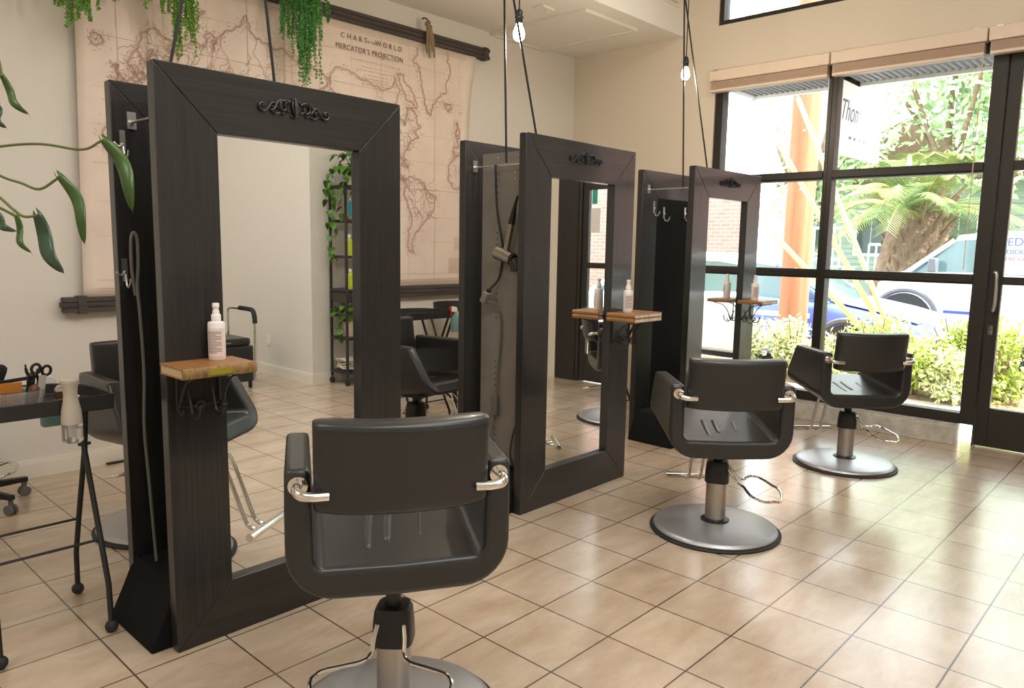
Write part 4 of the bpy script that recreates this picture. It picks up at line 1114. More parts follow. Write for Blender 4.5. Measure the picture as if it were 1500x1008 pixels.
def batten(z0, z1, x0, x1, name):
    b = MB(); n = 3; h = (z1-z0)/n
    for i in range(n):
        b.box(x0-3-.01*(i%2), -.030, z0-2+i*h+.001, x1-3+.012*((i+1)%2), .0345, z0-2+(i+1)*h-.001)
    for x in (x0+.07, x1-.06): b.box(x-3,-.036,z0-2-.006,x+.05-3,.030,z1-2+.006)
    for k in range(12):
        x = x0+.2+(x1-x0-.4)*k/11
        b.cyl((x-3,-.034,(z0+z1)/2-2),(x-3,-.028,(z0+z1)/2-2),.006,n=8)
    b.build(name, MT['rail'], mp, bevel=.004)
batten(2.945,3.035,1.36,4.765,'top_batten'); batten(.935,1.025,1.375,4.66,'bottom_batten')
MT['rope'] = mat('hemp_rope', S(150,132,106), .9, bump=((300,300,60),.8,.003))
t = tag(empty('rope_tie', (4.06,YM-.035,3.03)), 'tan rope knot tying the map batten to a wall hook', 'rope')
b = MB()
for i,(dx,l) in enumerate(((-.02,.17),(.0,.20),(.022,.15),(.035,.19),(.01,.10))):
    b.tube(bez([(0,-.012,.075),(dx*.5,-.022,.03),(dx,-.026-.003*i,-.05),(dx*1.3+.012,-.024,-l)],5), .0085, 8)
b.tube([V((.02*cos(a),-.018+.012*sin(3*a),.045+.026*sin(a))) for a in [2*pi*k/20 for k in range(20)]], .010, 8, closed=True)
b.build('rope_strands', MT['rope'], t)
b = MB(); b.tube(bez([(-.02,.035,.10),(-.02,-.0,.10),(-.01,-.018,.085),(.01,-.014,.07)],5), .006, 8); b.build('wall_hook', MT['iron'], t)

# ------------------------------------------------------------------ hanging ferns
def fern(loc, strands, label, m, r0=.05):
    t = tag(empty('hanging_fern', loc), label, 'fern', 'ferns hanging in front of the map')
    b = MB(); b.lathe([(.0001,-.0),(.08,0),(.11,.11),(.105,.115),(.09,.10),(.0001,.09)],22); b.build('pot', MT['plastic_black'], t)
    b = MB()
    for k in range(3):
        a = 2*pi*k/3; b.tube([(.105*cos(a),.105*sin(a),.11),(.0,.0,3.2-loc[2] if loc[2] < 3.05 else .14)], .002, 5)
    b.build('hanger', MT['cord'], t)
    for (x, y, zl, n) in strands:          # end point (relative), number of fronds in the bundle
        for q in range(n):
            ex, ey, ez = x+random.uniform(-.045,.045), y+random.uniform(-.04,.04), zl*random.uniform(.72,1.0)
            a = math.atan2(ey, ex) if abs(ex)+abs(ey) > .02 else random.uniform(0,6.28)
            P = bez([(0,0,.10),(ex*.6+.02*cos(a),ey*.6+.02*sin(a),.15),(ex*.95,ey*.95,.02),(ex,ey,ez*.5),(ex+random.uniform(-.02,.02),ey,ez)],10)
            b = MB(); b.tube(P, .0014, 4)
            L = len(P)
            for i in range(8, L):
                s = i/(L-1); w = .030*(1-.55*s)*random.uniform(.7,1.2)
                p = P[i]
                for u in range(6):
                    aa = random.uniform(0,2*pi); tip = p+V((w*cos(aa), w*sin(aa), random.uniform(-.020,.006)))
                    side = V((-sin(aa),cos(aa),random.uniform(-.6,.6)))*.0048
                    mid = (p+tip)/2
                    b.add([p, mid+side, tip, mid-side], [(0,1,2,3)])
                    q2 = mid+V((random.uniform(-.01,.01),random.uniform(-.01,.01),-.008)); sd = V((cos(aa),sin(aa),.4))*.004
                    b.add([mid, (mid+q2)/2+sd, q2, (mid+q2)/2-sd], [(0,1,2,3)])
            b.build('frond', m, t, smooth=0, fix=False)
fern((1.58,4.52,2.83), [(-.13,.0,-.38,6),(-.12,-.03,-.34,5),(-.06,.05,-.25,3),(.02,-.06,-.20,3),(-.20,.02,-.27,4)], 'bright green hanging fern at the left end of the map', MT['fern'])
fern((1.93,4.52,2.93), [(.06,.0,-.48,7),(.12,-.03,-.42,7),(-.02,.04,-.30,4),(-.13,.0,-.27,4),(.09,.03,-.55,5)], 'bright green hanging fern behind the curved cable over the nearest mirror', MT['fern'])
fern((2.81,4.50,2.93), [(.0,.0,-.46,9),(-.06,-.03,-.40,8),(-.12,.03,-.28,6),(.06,.0,-.32,7),(.13,.03,-.12,5),(-.04,.0,-.60,5),(.01,-.05,-.55,5)], 'deep green hanging fern covering part of the map batten', MT['fern_dark'])

# ------------------------------------------------------------------ philodendron reaching in from the left
LEAF = {'L1': [(.495,2.054,1.724),(.529,2.001,1.639)], 'L2': [(.452,1.937,1.648),(.463,1.915,1.593)], 'L3': [(.693,2.04,1.605),(.73,1.967,1.432)], 'L4': [(.577,1.996,1.505),(.608,1.934,1.349)], 'L5': [(.522,1.965,1.415),(.553,1.906,1.283)], 'L6': [(.461,1.881,1.407),(.477,1.849,1.33)], 'L7': [(.415,1.859,1.42),(.445,1.818,1.375)]}
PET = {'L3': [(.449,2.293,1.56),(.52,2.222,1.584),(.59,2.149,1.592),(.658,2.073,1.58),(.693,2.04,1.603)], 'L4': [(.425,2.17,1.554),(.486,2.095,1.505),(.518,2.058,1.489),(.547,2.024,1.475),(.577,1.996,1.5)], 'L5': [(.411,2.105,1.518),(.468,2.03,1.451),(.487,2.004,1.424),(.502,1.986,1.41),(.522,1.965,1.412)], 'L6': [(.382,1.976,1.459),(.439,1.908,1.424),(.461,1.881,1.407)], 'L1': [(.435,2.134,1.802),(.486,2.075,1.78),(.495,2.054,1.724)], 'L2': [(.405,2.004,1.733),(.44,1.955,1.676),(.452,1.937,1.648)], 'L7': [(.37,1.914,1.456),(.402,1.876,1.434),(.415,1.859,1.42)]}
bx0, by0 = .10, 2.30
ph = tag(empty('philodendron', (bx0,by0,0)), 'philodendron with long drooping leaves reaching in from the left', 'houseplant')
b = MB(); b.lathe([(.0001,0),(.13,0),(.17,.32),(.155,.32),(.145,.28),(.0001,.28)],28); b.build('pot', MT['pot_cream'], ph)
b = MB(); b.tube(bez([(0,0,.27),(.02,.01,.7),(.0,-.01,1.1),(.03,0,1.45)],6), .014, 8); b.build('stem', MT['stem'], ph)
WID = dict(L1=.017,L2=.017,L3=.032,L4=.025,L5=.031,L6=.014,L7=.016); CURL = dict(L1=.3,L2=.3,L3=.35,L4=.2,L5=.15,L6=.3,L7=.3)
viewdir = V((.72,.68,-.1))
for k in LEAF:
    P = [V(p)-V((bx0,by0,0)) for p in PET[k]]
    P = [V((.02,0,1.25+.1*random.random())), V((.08,.02,P[0].z-.06))]+P
    b = MB(); b.tube(bez(P,5), .0032, 7); st = b.build('leaf_stalk', MT['stem'], ph)
    a, c = V(LEAF[k][0])-V((bx0,by0,0)), V(LEAF[k][1])-V((bx0,by0,0))
    ax = c-a; L = ax.length; ax.normalize()
    side = ax.cross(viewdir).normalized(); up_ = side.cross(ax)
    rows = []; N = 16
    for i in range(N+1):
        s = i/N
        w = WID[k]*(1.25*(s+.03)**.5*(1-s)**.62) if s > 0 else .004
        bend = .020*sin(pi*s) if k in ('L3','L4') else -.012*sin(pi*s)
        lobe = -.018 if i == 0 else 0
        c0 = a + ax*(L*s) + side*bend*(1 if k != 'L5' else 1.0) + up_*(.01*sin(2*pi*s))
        fold = CURL[k]
        rows.append([c0 - side*w*.95 + up_*w*fold + ax*(-.012*(1-s)**6), c0 - side*w*.5 + up_*w*fold*.35, c0, c0 + side*w*.5 + up_*w*fold*.35, c0 + side*w*.95 + up_*w*fold + ax*(-.016*(1-s)**6)])
    rows.append([c + ax*.008]*5)
    b = MB(); b.grid(rows); b.build('leaf', MT['leaf_dark'] if k in ('L5','L7','L2') else MT['leaf'], st, solid=.0012, smooth=180)
# ------------------------------------------------------------------ outside
MT['pavement'] = mat('pale_pavement', S(226,220,210), .9, var=(3,.10))
MT['soil'] = mat('brown_mulch', S(150,122,100), .95, var=(25,.4), bump=(40,.8,.02))
MT['asphalt'] = mat('asphalt', S(120,118,116), .9, var=(8,.12))
MT['grass'] = mat('far_grass', S(120,140,84), .95, var=(4,.3))
MT['shrub_a'] = mat('yellow_green_shrub', S(186,202,104), .6, var=(5,.25)); MT['shrub_b'] = mat('pale_shrub', S(198,204,146), .6, var=(5,.25))
MT['tree_a'] = mat('pale_green_tree', S(184,206,158), .6, var=(1.2,.2)); MT['tree_b'] = mat('blue_green_tree', S(174,206,174), .6, var=(1.2,.2))
MT['palm'] = mat('palm_frond_green', S(122,142,84), .6, var=(2,.3)); MT['palm_y'] = mat('yellowing_palm_frond', S(188,188,120), .6, var=(2,.2))
MT['bark'] = mat('grey_brown_bark', S(140,116,98), .9, var=(9,.3), bump=(20,.8,.02))
MT['pole'] = mat('redwood_pole', S(172,116,88), .85, var=((14,14,.6),.25), bump=((40,40,2),.6,.006))
MT['guard'] = mat('yellow_guard', S(222,200,140), .5)
MT['wire'] = mat('steel_wire', S(210,206,196), .5)
MT['siding'] = mat('grey_green_siding', S(158,170,166), .8)
MT['white_paint'] = mat('white_paint', S(228,228,224), .7)
MT['dark_glass'] = mat('house_window_glass', S(70,84,84), .1)
MT['roof'] = mat('brown_roof', S(130,104,88), .9, var=(8,.2))
MT['car_blue'] = mat('blue_car_paint', S(88,110,190), .25, coat=.6)
MT['car_white'] = mat('white_car_paint', S(226,228,230), .25, coat=.5)
MT['car_glass'] = mat('car_window_glass', S(96,122,122), .06, spec=.8)
MT['tyre'] = mat('tyre_rubber', S(58,58,60), .8); MT['rim'] = mat('wheel_rim', S(150,150,152), .35, metal=.8)
MT['grey_trim'] = mat('grey_trim', S(110,112,116), .5)
MT['stripe_blue'] = mat('blue_stripe', S(70,90,170), .4); MT['text_blue'] = mat('blue_van_lettering', S(84,104,160), .5); MT['text_red'] = mat('red_van_lettering', S(214,120,110), .5)
MT['lilac'] = mat('lilac_reflection', S(206,190,220), .3)
brick = brick_mat('painted_brick', S(184,140,126), S(172,128,114), S(190,164,152), .24,.085,.010, rough=.9, rot=(pi/2,pi/2,0))
b = MB(); b.box(WX+.15,-16,-.1,7.7,16,-.02); struct(b.build('pavement', MT['pavement'], smooth=0), 'pale pavement strip outside the shop windows', 'pavement')
b = MB(); b.box(7.7,-16,-.1,8.65,16,-.01); struct(b.build('planting_bed', MT['soil'], smooth=0), 'brown mulched planting bed along the pavement', 'planting bed')
b = MB(); b.box(8.65,-16,-.14,8.8,16,-.02); struct(b.build('kerb', MT['pavement'], smooth=0), 'pale kerb at the street edge', 'kerb')
b = MB(); b.box(8.8,-40,-.2,15.2,40,-.12); struct(b.build('street', MT['asphalt'], smooth=0), 'grey asphalt street', 'street')
b = MB(); b.box(15.2,-60,-.2,60,60,-.08); struct(b.build('far_ground', MT['grass'], smooth=0), 'grassy ground across the street', 'ground')

def leafcloud(b, c, rad, n, size, shell=.35, flat=1.0):
    for _ in range(n):
        while True:
            p = V((random.uniform(-1,1),random.uniform(-1,1),random.uniform(-1,1)))
            if shell < p.length <= 1: break
        q = V((c[0]+p.x*rad[0], c[1]+p.y*rad[1], c[2]+p.z*rad[2]))
        d = V((random.gauss(0,1),random.gauss(0,1),random.gauss(0,1))).normalized(); e = d.orthogonal().normalized()
        s = size*random.uniform(.6,1.3)
        b.add([q, q+d*s*.5+e*s*.26, q+d*s, q+d*s*.5-e*s*.26], [(0,1,2,3)])
def shrub(loc, r, h, m, label):
    t = tag(empty('shrub', loc), label, 'shrub', 'shrubs in the bed outside the windows')
    b = MB()
    for k in range(9):
        a = random.uniform(0,6.28); rr = r*random.uniform(.2,.75)
        b.tube(bez([(0,0,-.03),(rr*.4*cos(a),rr*.4*sin(a),h*.4),(rr*cos(a),rr*sin(a),h*random.uniform(.7,.95))],4), .006, 5)
    b.build('stems', MT['bark'], t)
    b = MB()
    for k in range(10):
        a = random.uniform(0,6.28); rr = r*random.uniform(0,.6); z = h*random.uniform(.18,.8)
        leafcloud(b, (rr*cos(a),rr*sin(a),z), (r*.45,r*.45,h*.26), 150, .066, .1)
    b.build('foliage', m, t, smooth=0, fix=False)
for (x,y,r,h,m,l) in (
  (7.95,3.30,.48,.72,'shrub_b','pale feathery shrub in front of the wooden pole base'),
  (7.75,2.85,.40,.60,'shrub_b','low pale shrub right of the wooden pole, behind the window mullion'),
  (7.85,2.42,.42,.78,'shrub_a','yellow-green shrub just right of the middle mullion'),
  (7.80,2.02,.38,.62,'shrub_a','low sunlit shrub behind the farthest salon chair'),
  (8.05,1.72,.34,.80,'shrub_a','bright green upright shrub under the white van'),
  (7.70,1.62,.36,.52,'shrub_b','pale shrub beside the dark door frame'),
  (7.95,1.36,.30,.74,'shrub_a','green shrub seen through the glass door'),
  (7.95,3.95,.45,.60,'shrub_b','pale shrub seen beside the farthest mirror upright')):
    shrub((x+.12,y,-.01), r, h, MT[m], l)
b = MB()
for k in range(600):
    x, y = random.uniform(7.72,8.6), random.uniform(.2,4.5); p = V((x,y,0)); a = random.uniform(0,6.28); l = random.uniform(.06,.16)
    q = p+V((l*cos(a),l*sin(a),random.uniform(.01,.05))); n = V((-sin(a),cos(a),0))*.006
    b.add([p-n,p+n,q+n*.3,q-n*.3],[(0,1,2,3)])
tag(b.build('dry_twigs', MT['soil'], smooth=0, fix=False), 'dry twigs and leaf litter in the planting bed', 'leaf litter', kind='stuff')

# wooden pole with guy wires
t = tag(empty('utility_pole', (8.72,3.60,-.05)), 'reddish wooden utility pole outside the first window bay', 'pole')
b = MB(); b.tube([(0,0,0),(0.01,.0,3),(.02,0,8.5)], [.165,.155,.125], 24); b.build('pole_shaft', MT['pole'], t)
b = MB()
for z in (1.2,2.1,2.75): b.cyl((-.165,-.06,z),(-.15,-.06,z),.012,n=8)
b.build('pole_bolt', MT['wire'], t)
for i, (top, g0, g1) in enumerate((((8.36,4.9,2.66),.30,.62),((8.36,4.30,3.45),.25,.66),((8.36,3.9,3.78),.2,.60))):
    A = V((8.36,2.10+.03*i,-.02)); B = V(top)
    B2 = A+(B-A)*1.9
    t = tag(empty('guy_wire', A), ['guy wire with yellow guard leaning left, flattest of three','guy wire with yellow guard, middle slope of three','guy wire with yellow guard, steepest of three'][i], 'guy wire', 'guy wires outside the window')
    b = MB(); b.cyl((0,0,0), B2-A, .007, n=6); b.build('wire', MT['wire'], t)
    b = MB(); b.cyl((B-A)*.06, (B-A)*.80, .027, n=10); b.build('guard', MT['guard'], t)

# awning and blade sign
MT['awning'] = mat('corrugated_grey_metal', S(88,90,94), .6)
t = tag(empty('awning', (WX+.15,2.2,2.865)), 'corrugated grey metal awning over the shop windows', 'awning')
b = MB()
for k in range(60):
    y = -1.9+k*.053; b.prism([(y,0),(y+.014,-.022),(y+.036,-.022),(y+.05,0),(y+.05,.012),(y,.012)], .10, .98, 'x')
b.build('corrugated_deck', MT['awning'], t, smooth=0)
b = MB(); b.box(.96,-1.92,-.05,1.0,1.30,.08); b.box(.10,1.27,-.05,1.0,1.31,.08); b.box(.10,-1.94,-.05,1.0,-1.90,.08)
for y in (-.9,.3): b.box(.0,y-.02,-.055,1.0,y+.02,.0)
b.box(.0,-1.9,-.05,.10,1.3,.05)
b.build('awning_edge', MT['white_paint'], t, smooth=0)
MT['sign_white'] = mat('white_sign_board', S(236,236,234), .6); MT['sign_ink'] = mat('pale_grey_script', S(104,104,114), .6)
t = tag(empty('blade_sign', (7.12,2.50,2.53)), 'white hanging sign with grey script under the awning', 'sign')
b = MB(); b.box(-.60,-.02,-.33,.68,.02,.33); b.build('sign_board', MT['sign_white'], t, bevel=.004)
b = MB()
for x in (-.4,.45): b.cyl((x,0,.33),(x,0,.40),.008,n=8)
b.build('hanger_rod', MT['grey_trim'], t)
text_mesh('script_lettering', 'Thom', .25, MT['sign_ink'], t, Matrix.Translation((-.40,-.022,-.04)) @ RX, shear=.35, xs=.8)
b = MB()
for k in range(6): b.box(-.40+k*.12,-.0225,-.19-.0*k,-.34+k*.12,-.0205,-.165)
b.build('small_lettering', MT['sign_ink'], t, smooth=0)

# vehicles -------------------------------------------------------------------
def vehicle(name, loc, flip, label, cat, paint, st, cab, wheels, wr, roofpaint=None, pillars=()):
    """st: (s, half width, z low, z belt); cab: (s, half width, z top) from windscreen foot to rear; front at s=0, length along +y"""
    t = tag(empty(name, loc), label, cat)
    if flip: t.rotation_euler = (0,0,pi)
    b = MB()
    def ring(s, hw, z0, z1): return [V((-hw*.90,s,z0)),V((-hw*.98,s,z0+.08)),V((-hw,s,(z0+z1)/2)),V((-hw*.985,s,z1-.10)),V((-hw*.93,s,z1-.02)),V((-hw*.8,s,z1)),V((0,s,z1+.02)),V((hw*.8,s,z1)),V((hw*.93,s,z1-.02)),V((hw*.985,s,z1-.10)),V((hw,s,(z0+z1)/2)),V((hw*.98,s,z0+.08)),V((hw*.90,s,z0))]
    R = [ring(*q) for q in st]; b.grid(R, closed=True); n = 13
    b.f.append(list(range(n))); b.mi.append(0); bb = (len(R)-1)*n; b.f.append([bb+k for k in range(n)]); b.mi.append(0)
    body = b.build('body', paint, t, smooth=50)
    belt = lambda s: next((a[3]+(c[3]-a[3])*(s-a[0])/(c[0]-a[0]) for a, c in zip(st, st[1:]) if a[0] <= s <= c[0]), st[-1][3])
    b = MB(); rows = []
    def cr(s, hw, zt):
        zb = belt(s)-.03; zt = max(zt, zb+.01); w2 = hw+ .12*min(1,(zt-zb)/.4)
        return [V((-w2,s,zb)),V((-hw-.02,s,zt-.06 if zt-zb > .1 else zt)),V((-hw*.8,s,zt)),V((0,s,zt+.015)),V((hw*.8,s,zt)),V((hw+.02,s,zt-.06 if zt-zb > .1 else zt)),V((w2,s,zb))]
    CR = [cr(*q) for q in cab]; b.grid(CR)
    for row in (CR[0], CR[-1]):
        i0 = len(b.v); b.v += row; b.f.append([i0+k for k in range(7)]); b.mi.append(0)
    b.build('cabin_glass', MT['car_glass'], t, smooth=40)
    b = MB(); tops = [q for q in cab if q[2]-belt(q[0]) > .30]
    RR = []
    for (s, hw, zt) in tops: RR.append([V((-hw-.03,s,zt-.075)),V((-hw*.8,s,zt+.008)),V((0,s,zt+.024)),V((hw*.8,s,zt+.008)),V((hw+.03,s,zt-.075))])
    b.grid(RR); b.build('roof', roofpaint or paint, t, solid=.02, smooth=50)
    for (s0, s1) in pillars:          # pillar foot position, head position along the length
        hz = lambda s: next((a[2]+(c[2]-a[2])*(s-a[0])/(c[0]-a[0]) for a, c in zip(cab, cab[1:]) if a[0] <= s <= c[0]), cab[-1][2])
        hh = lambda s: next((a[1]+(c[1]-a[1])*(s-a[0])/(c[0]-a[0]) for a, c in zip(cab, cab[1:]) if a[0] <= s <= c[0]), cab[-1][1])
        for sx in (-1, 1):
            b = MB(); b.tube([(sx*(hh(s0)+.12),s0,belt(s0)-.02),(sx*(hh(s1)+.025),s1,hz(s1)-.05)], .035, 8); b.build('pillar', paint, t)
    for s in wheels:
        for sx in (-1, 1):
            x = sx*(max(q[1] for q in st)-.10)
            b = MB(); M = Matrix.Translation((x,s,wr))
            prof = [(wr*.62,-.10),(wr*.95,-.11),(wr,-.07),(wr,.07),(wr*.95,.11),(wr*.62,.10)]
            b.lathe(prof,28,M=M @ Matrix.Rotation(pi/2,4,'Y')); w = b.build('wheel', MT['tyre'], t, smooth=40)
            b = MB(); b.lathe([(.0001,-.085),(wr*.2,-.09),(wr*.62,-.07),(wr*.64,.07),(wr*.2,.09),(.0001,.085)],24,M=M @ Matrix.Rotation(pi/2,4,'Y')); b.build('rim', MT['rim'], w)
            b = MB(); b.tube([V((sx*(max(q[1] for q in st)-.006), s+(wr+.05)*cos(a), wr+(wr+.05)*sin(a))) for a in [pi*k/18 for k in range(19)]], .035, 6); b.build('wheel_arch', MT['grey_trim'], t)
    return t
sedan = [(0,.60,.30,.55),(.12,.78,.20,.66),(.55,.86,.17,.76),(1.15,.88,.16,.86),(2.4,.89,.16,.91),(3.5,.88,.16,.95),(4.2,.84,.22,.94),(4.42,.68,.32,.80)]
scab = [(1.05,.66,.86),(1.85,.60,1.34),(2.3,.58,1.41),(2.9,.58,1.40),(3.4,.58,1.33),(4.0,.62,.97)]
bc = vehicle('parked_car', (10.0,2.26,-.12), False, 'blue parked car behind the wooden pole, facing the white van side of the door', 'car', MT['car_blue'], sedan, scab, (.85,3.5), .31, MT['car_white'], ((1.12,1.85),(2.45,2.45),(3.85,3.3)))  # white roof colour stands in for the overexposed sun on it
bc['label'] = 'blue parked car with sun glare painted white on hood and roof behind the wooden pole'
b = MB(); b.grid([[V((x,s,belt_z)) for x in (-.70,-.35,0,.35,.70)] for (s, belt_z) in ((.14,.682),(.55,.785),(1.12,.885))]); b.build('hood', MT['car_white'], bc, solid=.012)  # white sheet over the hood, sun glare put in as colour
for i,(z0,z1,m) in enumerate(((.22,.30,'stripe_blue'),(.36,.46,'lilac'),(.53,.60,'lilac'),(.66,.72,'car_white'))):  # bands paint the street's reflection onto the glossy car side
    b = MB(); b.box(-.896,.75+.55,z0,-.87,3.2,z1); b.build('stripe_or_reflection', MT[m], bc, smooth=0)
for sx in (-1,1):
    b = MB(); b.box(sx*.50-.12,.03,.50,sx*.50+.12,.10,.60); b.build('headlight', MT['rim'], bc, bevel=.02)
    b = MB(); b.sphere((sx*.95,1.45,.98),.09,10,6,(.7,.6,.7)); b.build('side_mirror', MT['car_blue'], bc)
b = MB(); b.box(-.905,2.05,.74,-.885,2.2,.77); b.build('door_handle', MT['rim'], bc)
wc = vehicle('parked_car', (9.65,1.74,-.12), True, 'white parked car with red tail light outside the glass door', 'car', MT['car_white'], [(-(q[0])+4.42,q[1],q[2],q[3]) for q in reversed(sedan)][::1], [(4.42-q[0],q[1],q[2]) for q in reversed(scab)], (.60,3.50), .31, None, ((.55,1.1),(2.0,2.0),(3.25,2.55)))
for sx in (-1,1):
    b = MB(); b.box(sx*.70-.10,.02,.58,sx*.70+.13,.24,.80); b.build('tail_light', MT['red'], wc, bevel=.03)
b = MB(); b.box(.883,1.9,.76,.905,2.05,.79); b.build('door_handle', MT['rim'], wc)
vst = [(0,.78,.40,.80),(.08,.92,.30,1.0),(.35,.98,.28,1.16),(1.1,1.0,.28,1.20),(2.5,1.0,.28,1.22),(4.6,1.0,.28,1.22),(5.5,.98,.30,1.2),(5.6,.9,.4,1.1)]
vcab = [(.42,.82,1.10),(1.15,.80,1.74),(1.7,.80,1.80),(3.9,.80,1.82),(5.2,.80,1.82),(5.5,.80,1.72)]
vn = vehicle('work_van', (14.0,4.12,-.12), True, 'white work van with blue stripe and lettering parked across the street', 'van', MT['car_white'], vst, vcab, (.54,4.3), .42, None, ((.50,1.13),(1.50,1.50)))
b = MB(); b.box(.90,1.55,1.18,.99,5.5,1.80); b.box(-.99,1.55,1.18,-.90,5.5,1.80); b.build('cargo_panel', MT['car_white'], vn, bevel=.01)
b = MB(); b.box(.985,1.1,.56,1.004,5.4,.60); b.box(.985,2.3,1.13,1.012,5.4,1.165); b.build('stripe_or_reflection', MT['stripe_blue'], vn, smooth=0)
b = MB(); b.box(.92,.08,.62,1.0,.22,.76); b.build('turn_signal', MT['guard'], vn, bevel=.01)
b = MB(); b.box(.98,.86,1.18,1.14,.98,1.40); b.build('side_mirror', MT['grey_trim'], vn, bevel=.02)
# lettering on the side facing the shop (world -x)
def van_text(s, size, y, z, m):
    M = Matrix.Translation((.996 if z > 1.2 else 1.008, y, z)) @ Matrix(((0,0,1,0),(1,0,0,0),(0,1,0,0),(0,0,0,1)))
    text_mesh('lettering', s, size, MT[m], vn, M, extrude=.004)
van_text('EDIS', .165, 1.85, 1.60, 'text_blue'); van_text('RESIDEN', .09, 1.79, 1.48, 'text_blue'); van_text('FIRE EXT', .075, 1.84, 1.38, 'text_red')

# plants and buildings across the street -----------------------------------------
def tree(loc, h, r, m, label, n=1500, size=.30, trunk=.16):
    t = tag(empty('tree', loc), label, 'tree', 'trees across the street')
    b = MB(); P = bez([(0,0,-.1),(.1,.05,h*.3),(-.05,.1,h*.6),(.0,0,h*.85)],6); b.tube(P, [trunk*(1-.7*i/(len(P)-1)) for i in range(len(P))], 10)
    for k in range(5):
        a = 6.28*k/5; b.tube(bez([(0,0,h*.4),(r*.3*cos(a),r*.3*sin(a),h*.55),(r*.65*cos(a),r*.65*sin(a),h*(.65+.05*k))],5), [.06]*10+[.02], 6)
    b.build('trunk', MT['bark'], t, smooth=60)
    b = MB()
    for k in range(9):
        a = random.uniform(0,6.28); rr = r*random.uniform(.1,.7)
        leafcloud(b, (rr*cos(a),rr*sin(a),h*random.uniform(.5,.92)), (r*.5,r*.5,h*.17), n//9, size, .15)
    b.build('crown', m, t, smooth=0, fix=False)
tree((21.2,1.2,0),7.5,2.3,MT['tree_b'],'large blue-green tree right of the big palm',2800)
tree((22.6,5.4,0),8.0,2.3,MT['tree_a'],'tall pale green tree behind the big palm',2800)
tree((20.4,-3.2,0),7.5,2.2,MT['tree_b'],'blue-green tree seen through the glass door',2000)
tree((23.5,9.4,0),6.0,1.9,MT['tree_a'],'pale green tree behind the wooden pole',1500)
tree((20.4,12.6,0),3.3,1.5,MT['tree_a'],'small green tree left of the wooden pole',1500,.22)
def palm(loc, lean, h, r, nf, fl, label, m, droop, stubs=0, az=None):
    t = tag(empty('palm_tree', loc), label, 'palm', 'palms across the street')
    top = V((lean[0], lean[1], h))
    b = MB(); b.tube(bez([(0,0,-.1),(lean[0]*.3,lean[1]*.3,h*.4),top],6), [r*1.1]+[r]*11+[r*.9], 14); b.build('trunk', MT['bark'], t)
    if stubs:
        b = MB()
        for k in range(stubs):
            a = k*2.4; z = h*(.25+.75*k/stubs); d = V((cos(a),sin(a),.75)); p = V((lean[0]*z/h,lean[1]*z/h,z))
            b.tube([p+V((cos(a),sin(a),0))*r*.7, p+d*(r*1.2+.3*(k/stubs))], [.06,.03], 5)
        b.build('frond_stubs', MT['bark'], t)
    for k in range(nf):
        a = (k*2.399 if az is None else az[0]+(az[1]-az[0])*k/(nf-1)); up_a = random.uniform(.1,1.25) if not az else random.uniform(.2,.7)
        b = MB(); P = []
        for i in range(13):
            s = i/12; rr = fl*s*cos(up_a)*(1-.12*s); z = fl*(s*sin(up_a) - droop*s*s)
            P.append(top+V((rr*cos(a), rr*sin(a), z)))
        b.tube(P, [.03-.002*i for i in range(13)], 5)
        for i in range(2, 13):
            tg = (P[i]-P[i-1]).normalized(); sd = tg.cross(V((0,0,1))).normalized()
            for s2 in (-1,1):
                for q in range(4):
                    p = P[i-1].lerp(P[i], q/4); l = .55*fl/2.4*(1-abs(i/12-.45))*random.uniform(.8,1.1)
                    e = p+(tg*.55+sd*s2*.8+V((0,0,-.25))).normalized()*l; n = tg*.011
                    b.add([p-n,p+n,e+n*.2,e-n*.2],[(0,1,2,3)])
        b.build('frond', m if k % 3 else MT['palm_y'], t, smooth=0, fix=False)
palm((18.0,4.85,0),(0,0,0),2.2,.50,46,3.0,'big squat palm with shaggy trunk behind the white van',MT['palm'],.55,60)
palm((16.6,5.25,0),(0,-.45,0),2.2,.10,9,1.9,'thin leaning palm left of the big palm',MT['palm'],.75,0)
t = tag(empty('house', (26,8.0,0)), 'grey-green clapboard house behind the palms', 'house')
b = MB(); b.box(0,-4.5,-.1,7,3.2,3.6)
for k in range(20): b.hexa([(-.03,-4.5,.1+k*.17),(.0,-4.5,.1+k*.17),(.0,3.2,.1+k*.17),(-.03,3.2,.1+k*.17),(-.005,-4.5,.26+k*.17),(.0,-4.5,.26+k*.17),(.0,3.2,.26+k*.17),(-.005,3.2,.26+k*.17)])
b.build('clapboard_wall', MT['siding'], t, smooth=0)
b = MB(); b.prism([(-4.9,3.55),(3.6,3.55),(3.2,3.7),(-.6,5.4),(-4.5,3.7)],-.5,7.3,'x'); b.build('roof', MT['roof'], t, smooth=0)
for y in (-2.2,.3,2.1):
    b = MB(); b.box(-.06,y-.55,1.2,.02,y+.55,2.7); w = b.build('window_frame', MT['white_paint'], t, smooth=0)
    b = MB(); b.box(-.07,y-.45,1.3,-.055,y-.0,2.6); b.box(-.07,y+.03,1.3,-.055,y+.45,2.6); b.build('window_glass', MT['dark_glass'], w, smooth=0)
def railing(loc, length, label):
    t = tag(empty('picket_fence', loc), label, 'fence', 'white picket fences across the street')
    b = MB(); b.box(-.03,0,.90,.03,length,.97); b.box(-.03,0,.12,.03,length,.18); b.build('rail', MT['white_paint'], t, smooth=0)
    n = int(length/.16)
    for k in range(n+1): 
        b = MB(); y = k*length/n; b.box(-.02,y-.02,0,.02,y+.02,.93); b.build('picket', MT['white_paint'], t, smooth=0)
railing((19.6,7.0,1.0),2.0,'white picket railing on a porch right of the wooden pole')
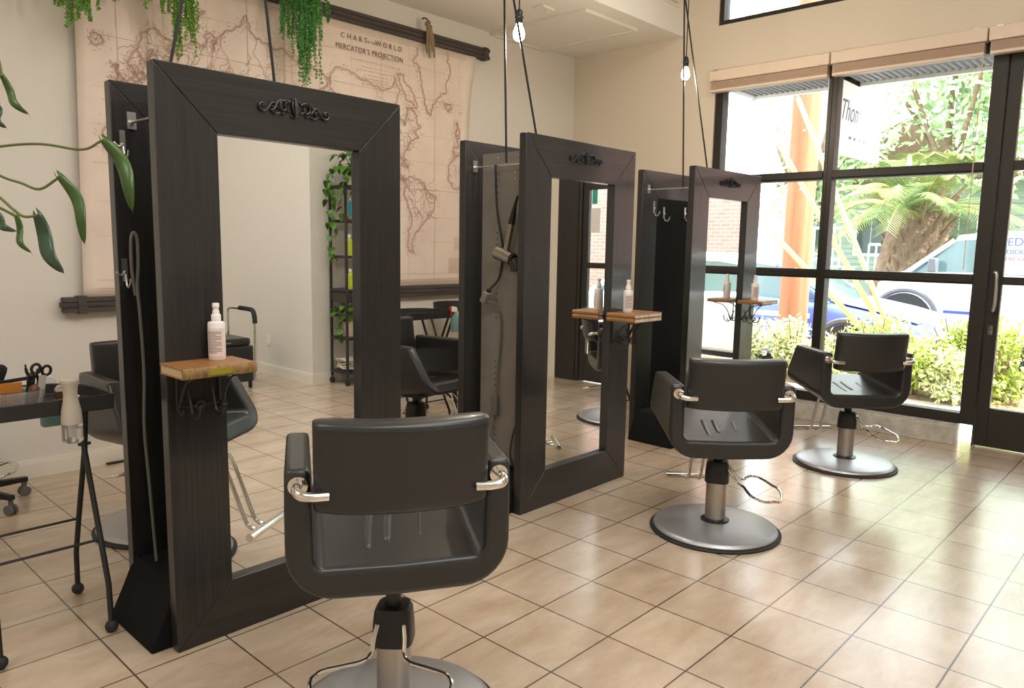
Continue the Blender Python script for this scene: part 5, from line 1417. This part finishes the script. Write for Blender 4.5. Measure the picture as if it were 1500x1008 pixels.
railing((19.9,5.0,.6),1.4,'white picket railing beside the thin leaning palm')
b = MB(); b.box(-.1,-.05,0,1.6,2.05,1.0); struct(b.build('porch_base', MT['siding'], loc=(19.6,7.0,-.05), smooth=0), 'grey porch base under the picket railing', 'porch')
b = MB(); b.box(-.1,-.05,0,1.6,1.45,.63); struct(b.build('porch_step', MT['siding'], loc=(19.9,5.0,-.05), smooth=0), 'low grey porch step by the leaning palm', 'porch')
t = tag(empty('brick_building', (15.6,-7.5,-.1)), 'pale red brick building across the street, reflected in the mirrors', 'building')
b = MB(); b.box(0,-12,0,2,8.1,6.5); b.build('brick_wall', brick, t, smooth=0)
b = MB(); b.box(-.08,-12,0,0,8.15,.35); b.box(-.10,-12,6.4,2,8.2,6.6); b.build('parapet_and_plinth', MT['concrete'], t, smooth=0)

# ------------------------------------------------------------------ light
w = bpy.data.worlds.new('sky'); bpy.context.scene.world = w; w.use_nodes = True
bg = w.node_tree.nodes['Background']; bg.inputs['Color'].default_value = (.88,.94,1,1); bg.inputs['Strength'].default_value = 6
sl = bpy.data.lights.new('sun','SUN'); sl.energy = 15; sl.angle = radians(.6); sl.color = (1,.95,.86)
so = bpy.data.objects.new('sun', sl); COL.objects.link(so)
so.rotation_euler = V((-.10,.60,-.80)).to_track_quat('-Z','Y').to_euler()
def lamp(x, y, z, sx, sy, e, col=(1,.975,.95)):  # unseen area lights added below the ceiling to fill the room
    l = bpy.data.lights.new('fill_light','AREA'); l.shape = 'RECTANGLE'; l.size = sx; l.size_y = sy; l.energy = e; l.color = col
    o = bpy.data.objects.new('fill_light', l); COL.objects.link(o); o.location = (x,y,z)
lamp(.6,-.6,4.25,1.6,1.6,70); lamp(2.6,.6,4.25,1.6,1.6,60); lamp(1.0,-2.6,4.25,1.6,1.2,50)
lamp(-.9,2.2,4.25,1.4,1.4,42)
sc = bpy.context.scene
sc.view_settings.view_transform = 'Standard'; sc.view_settings.look = 'None'; sc.view_settings.gamma = 1; sc.view_settings.exposure = 0
sc.view_settings.use_curve_mapping = False
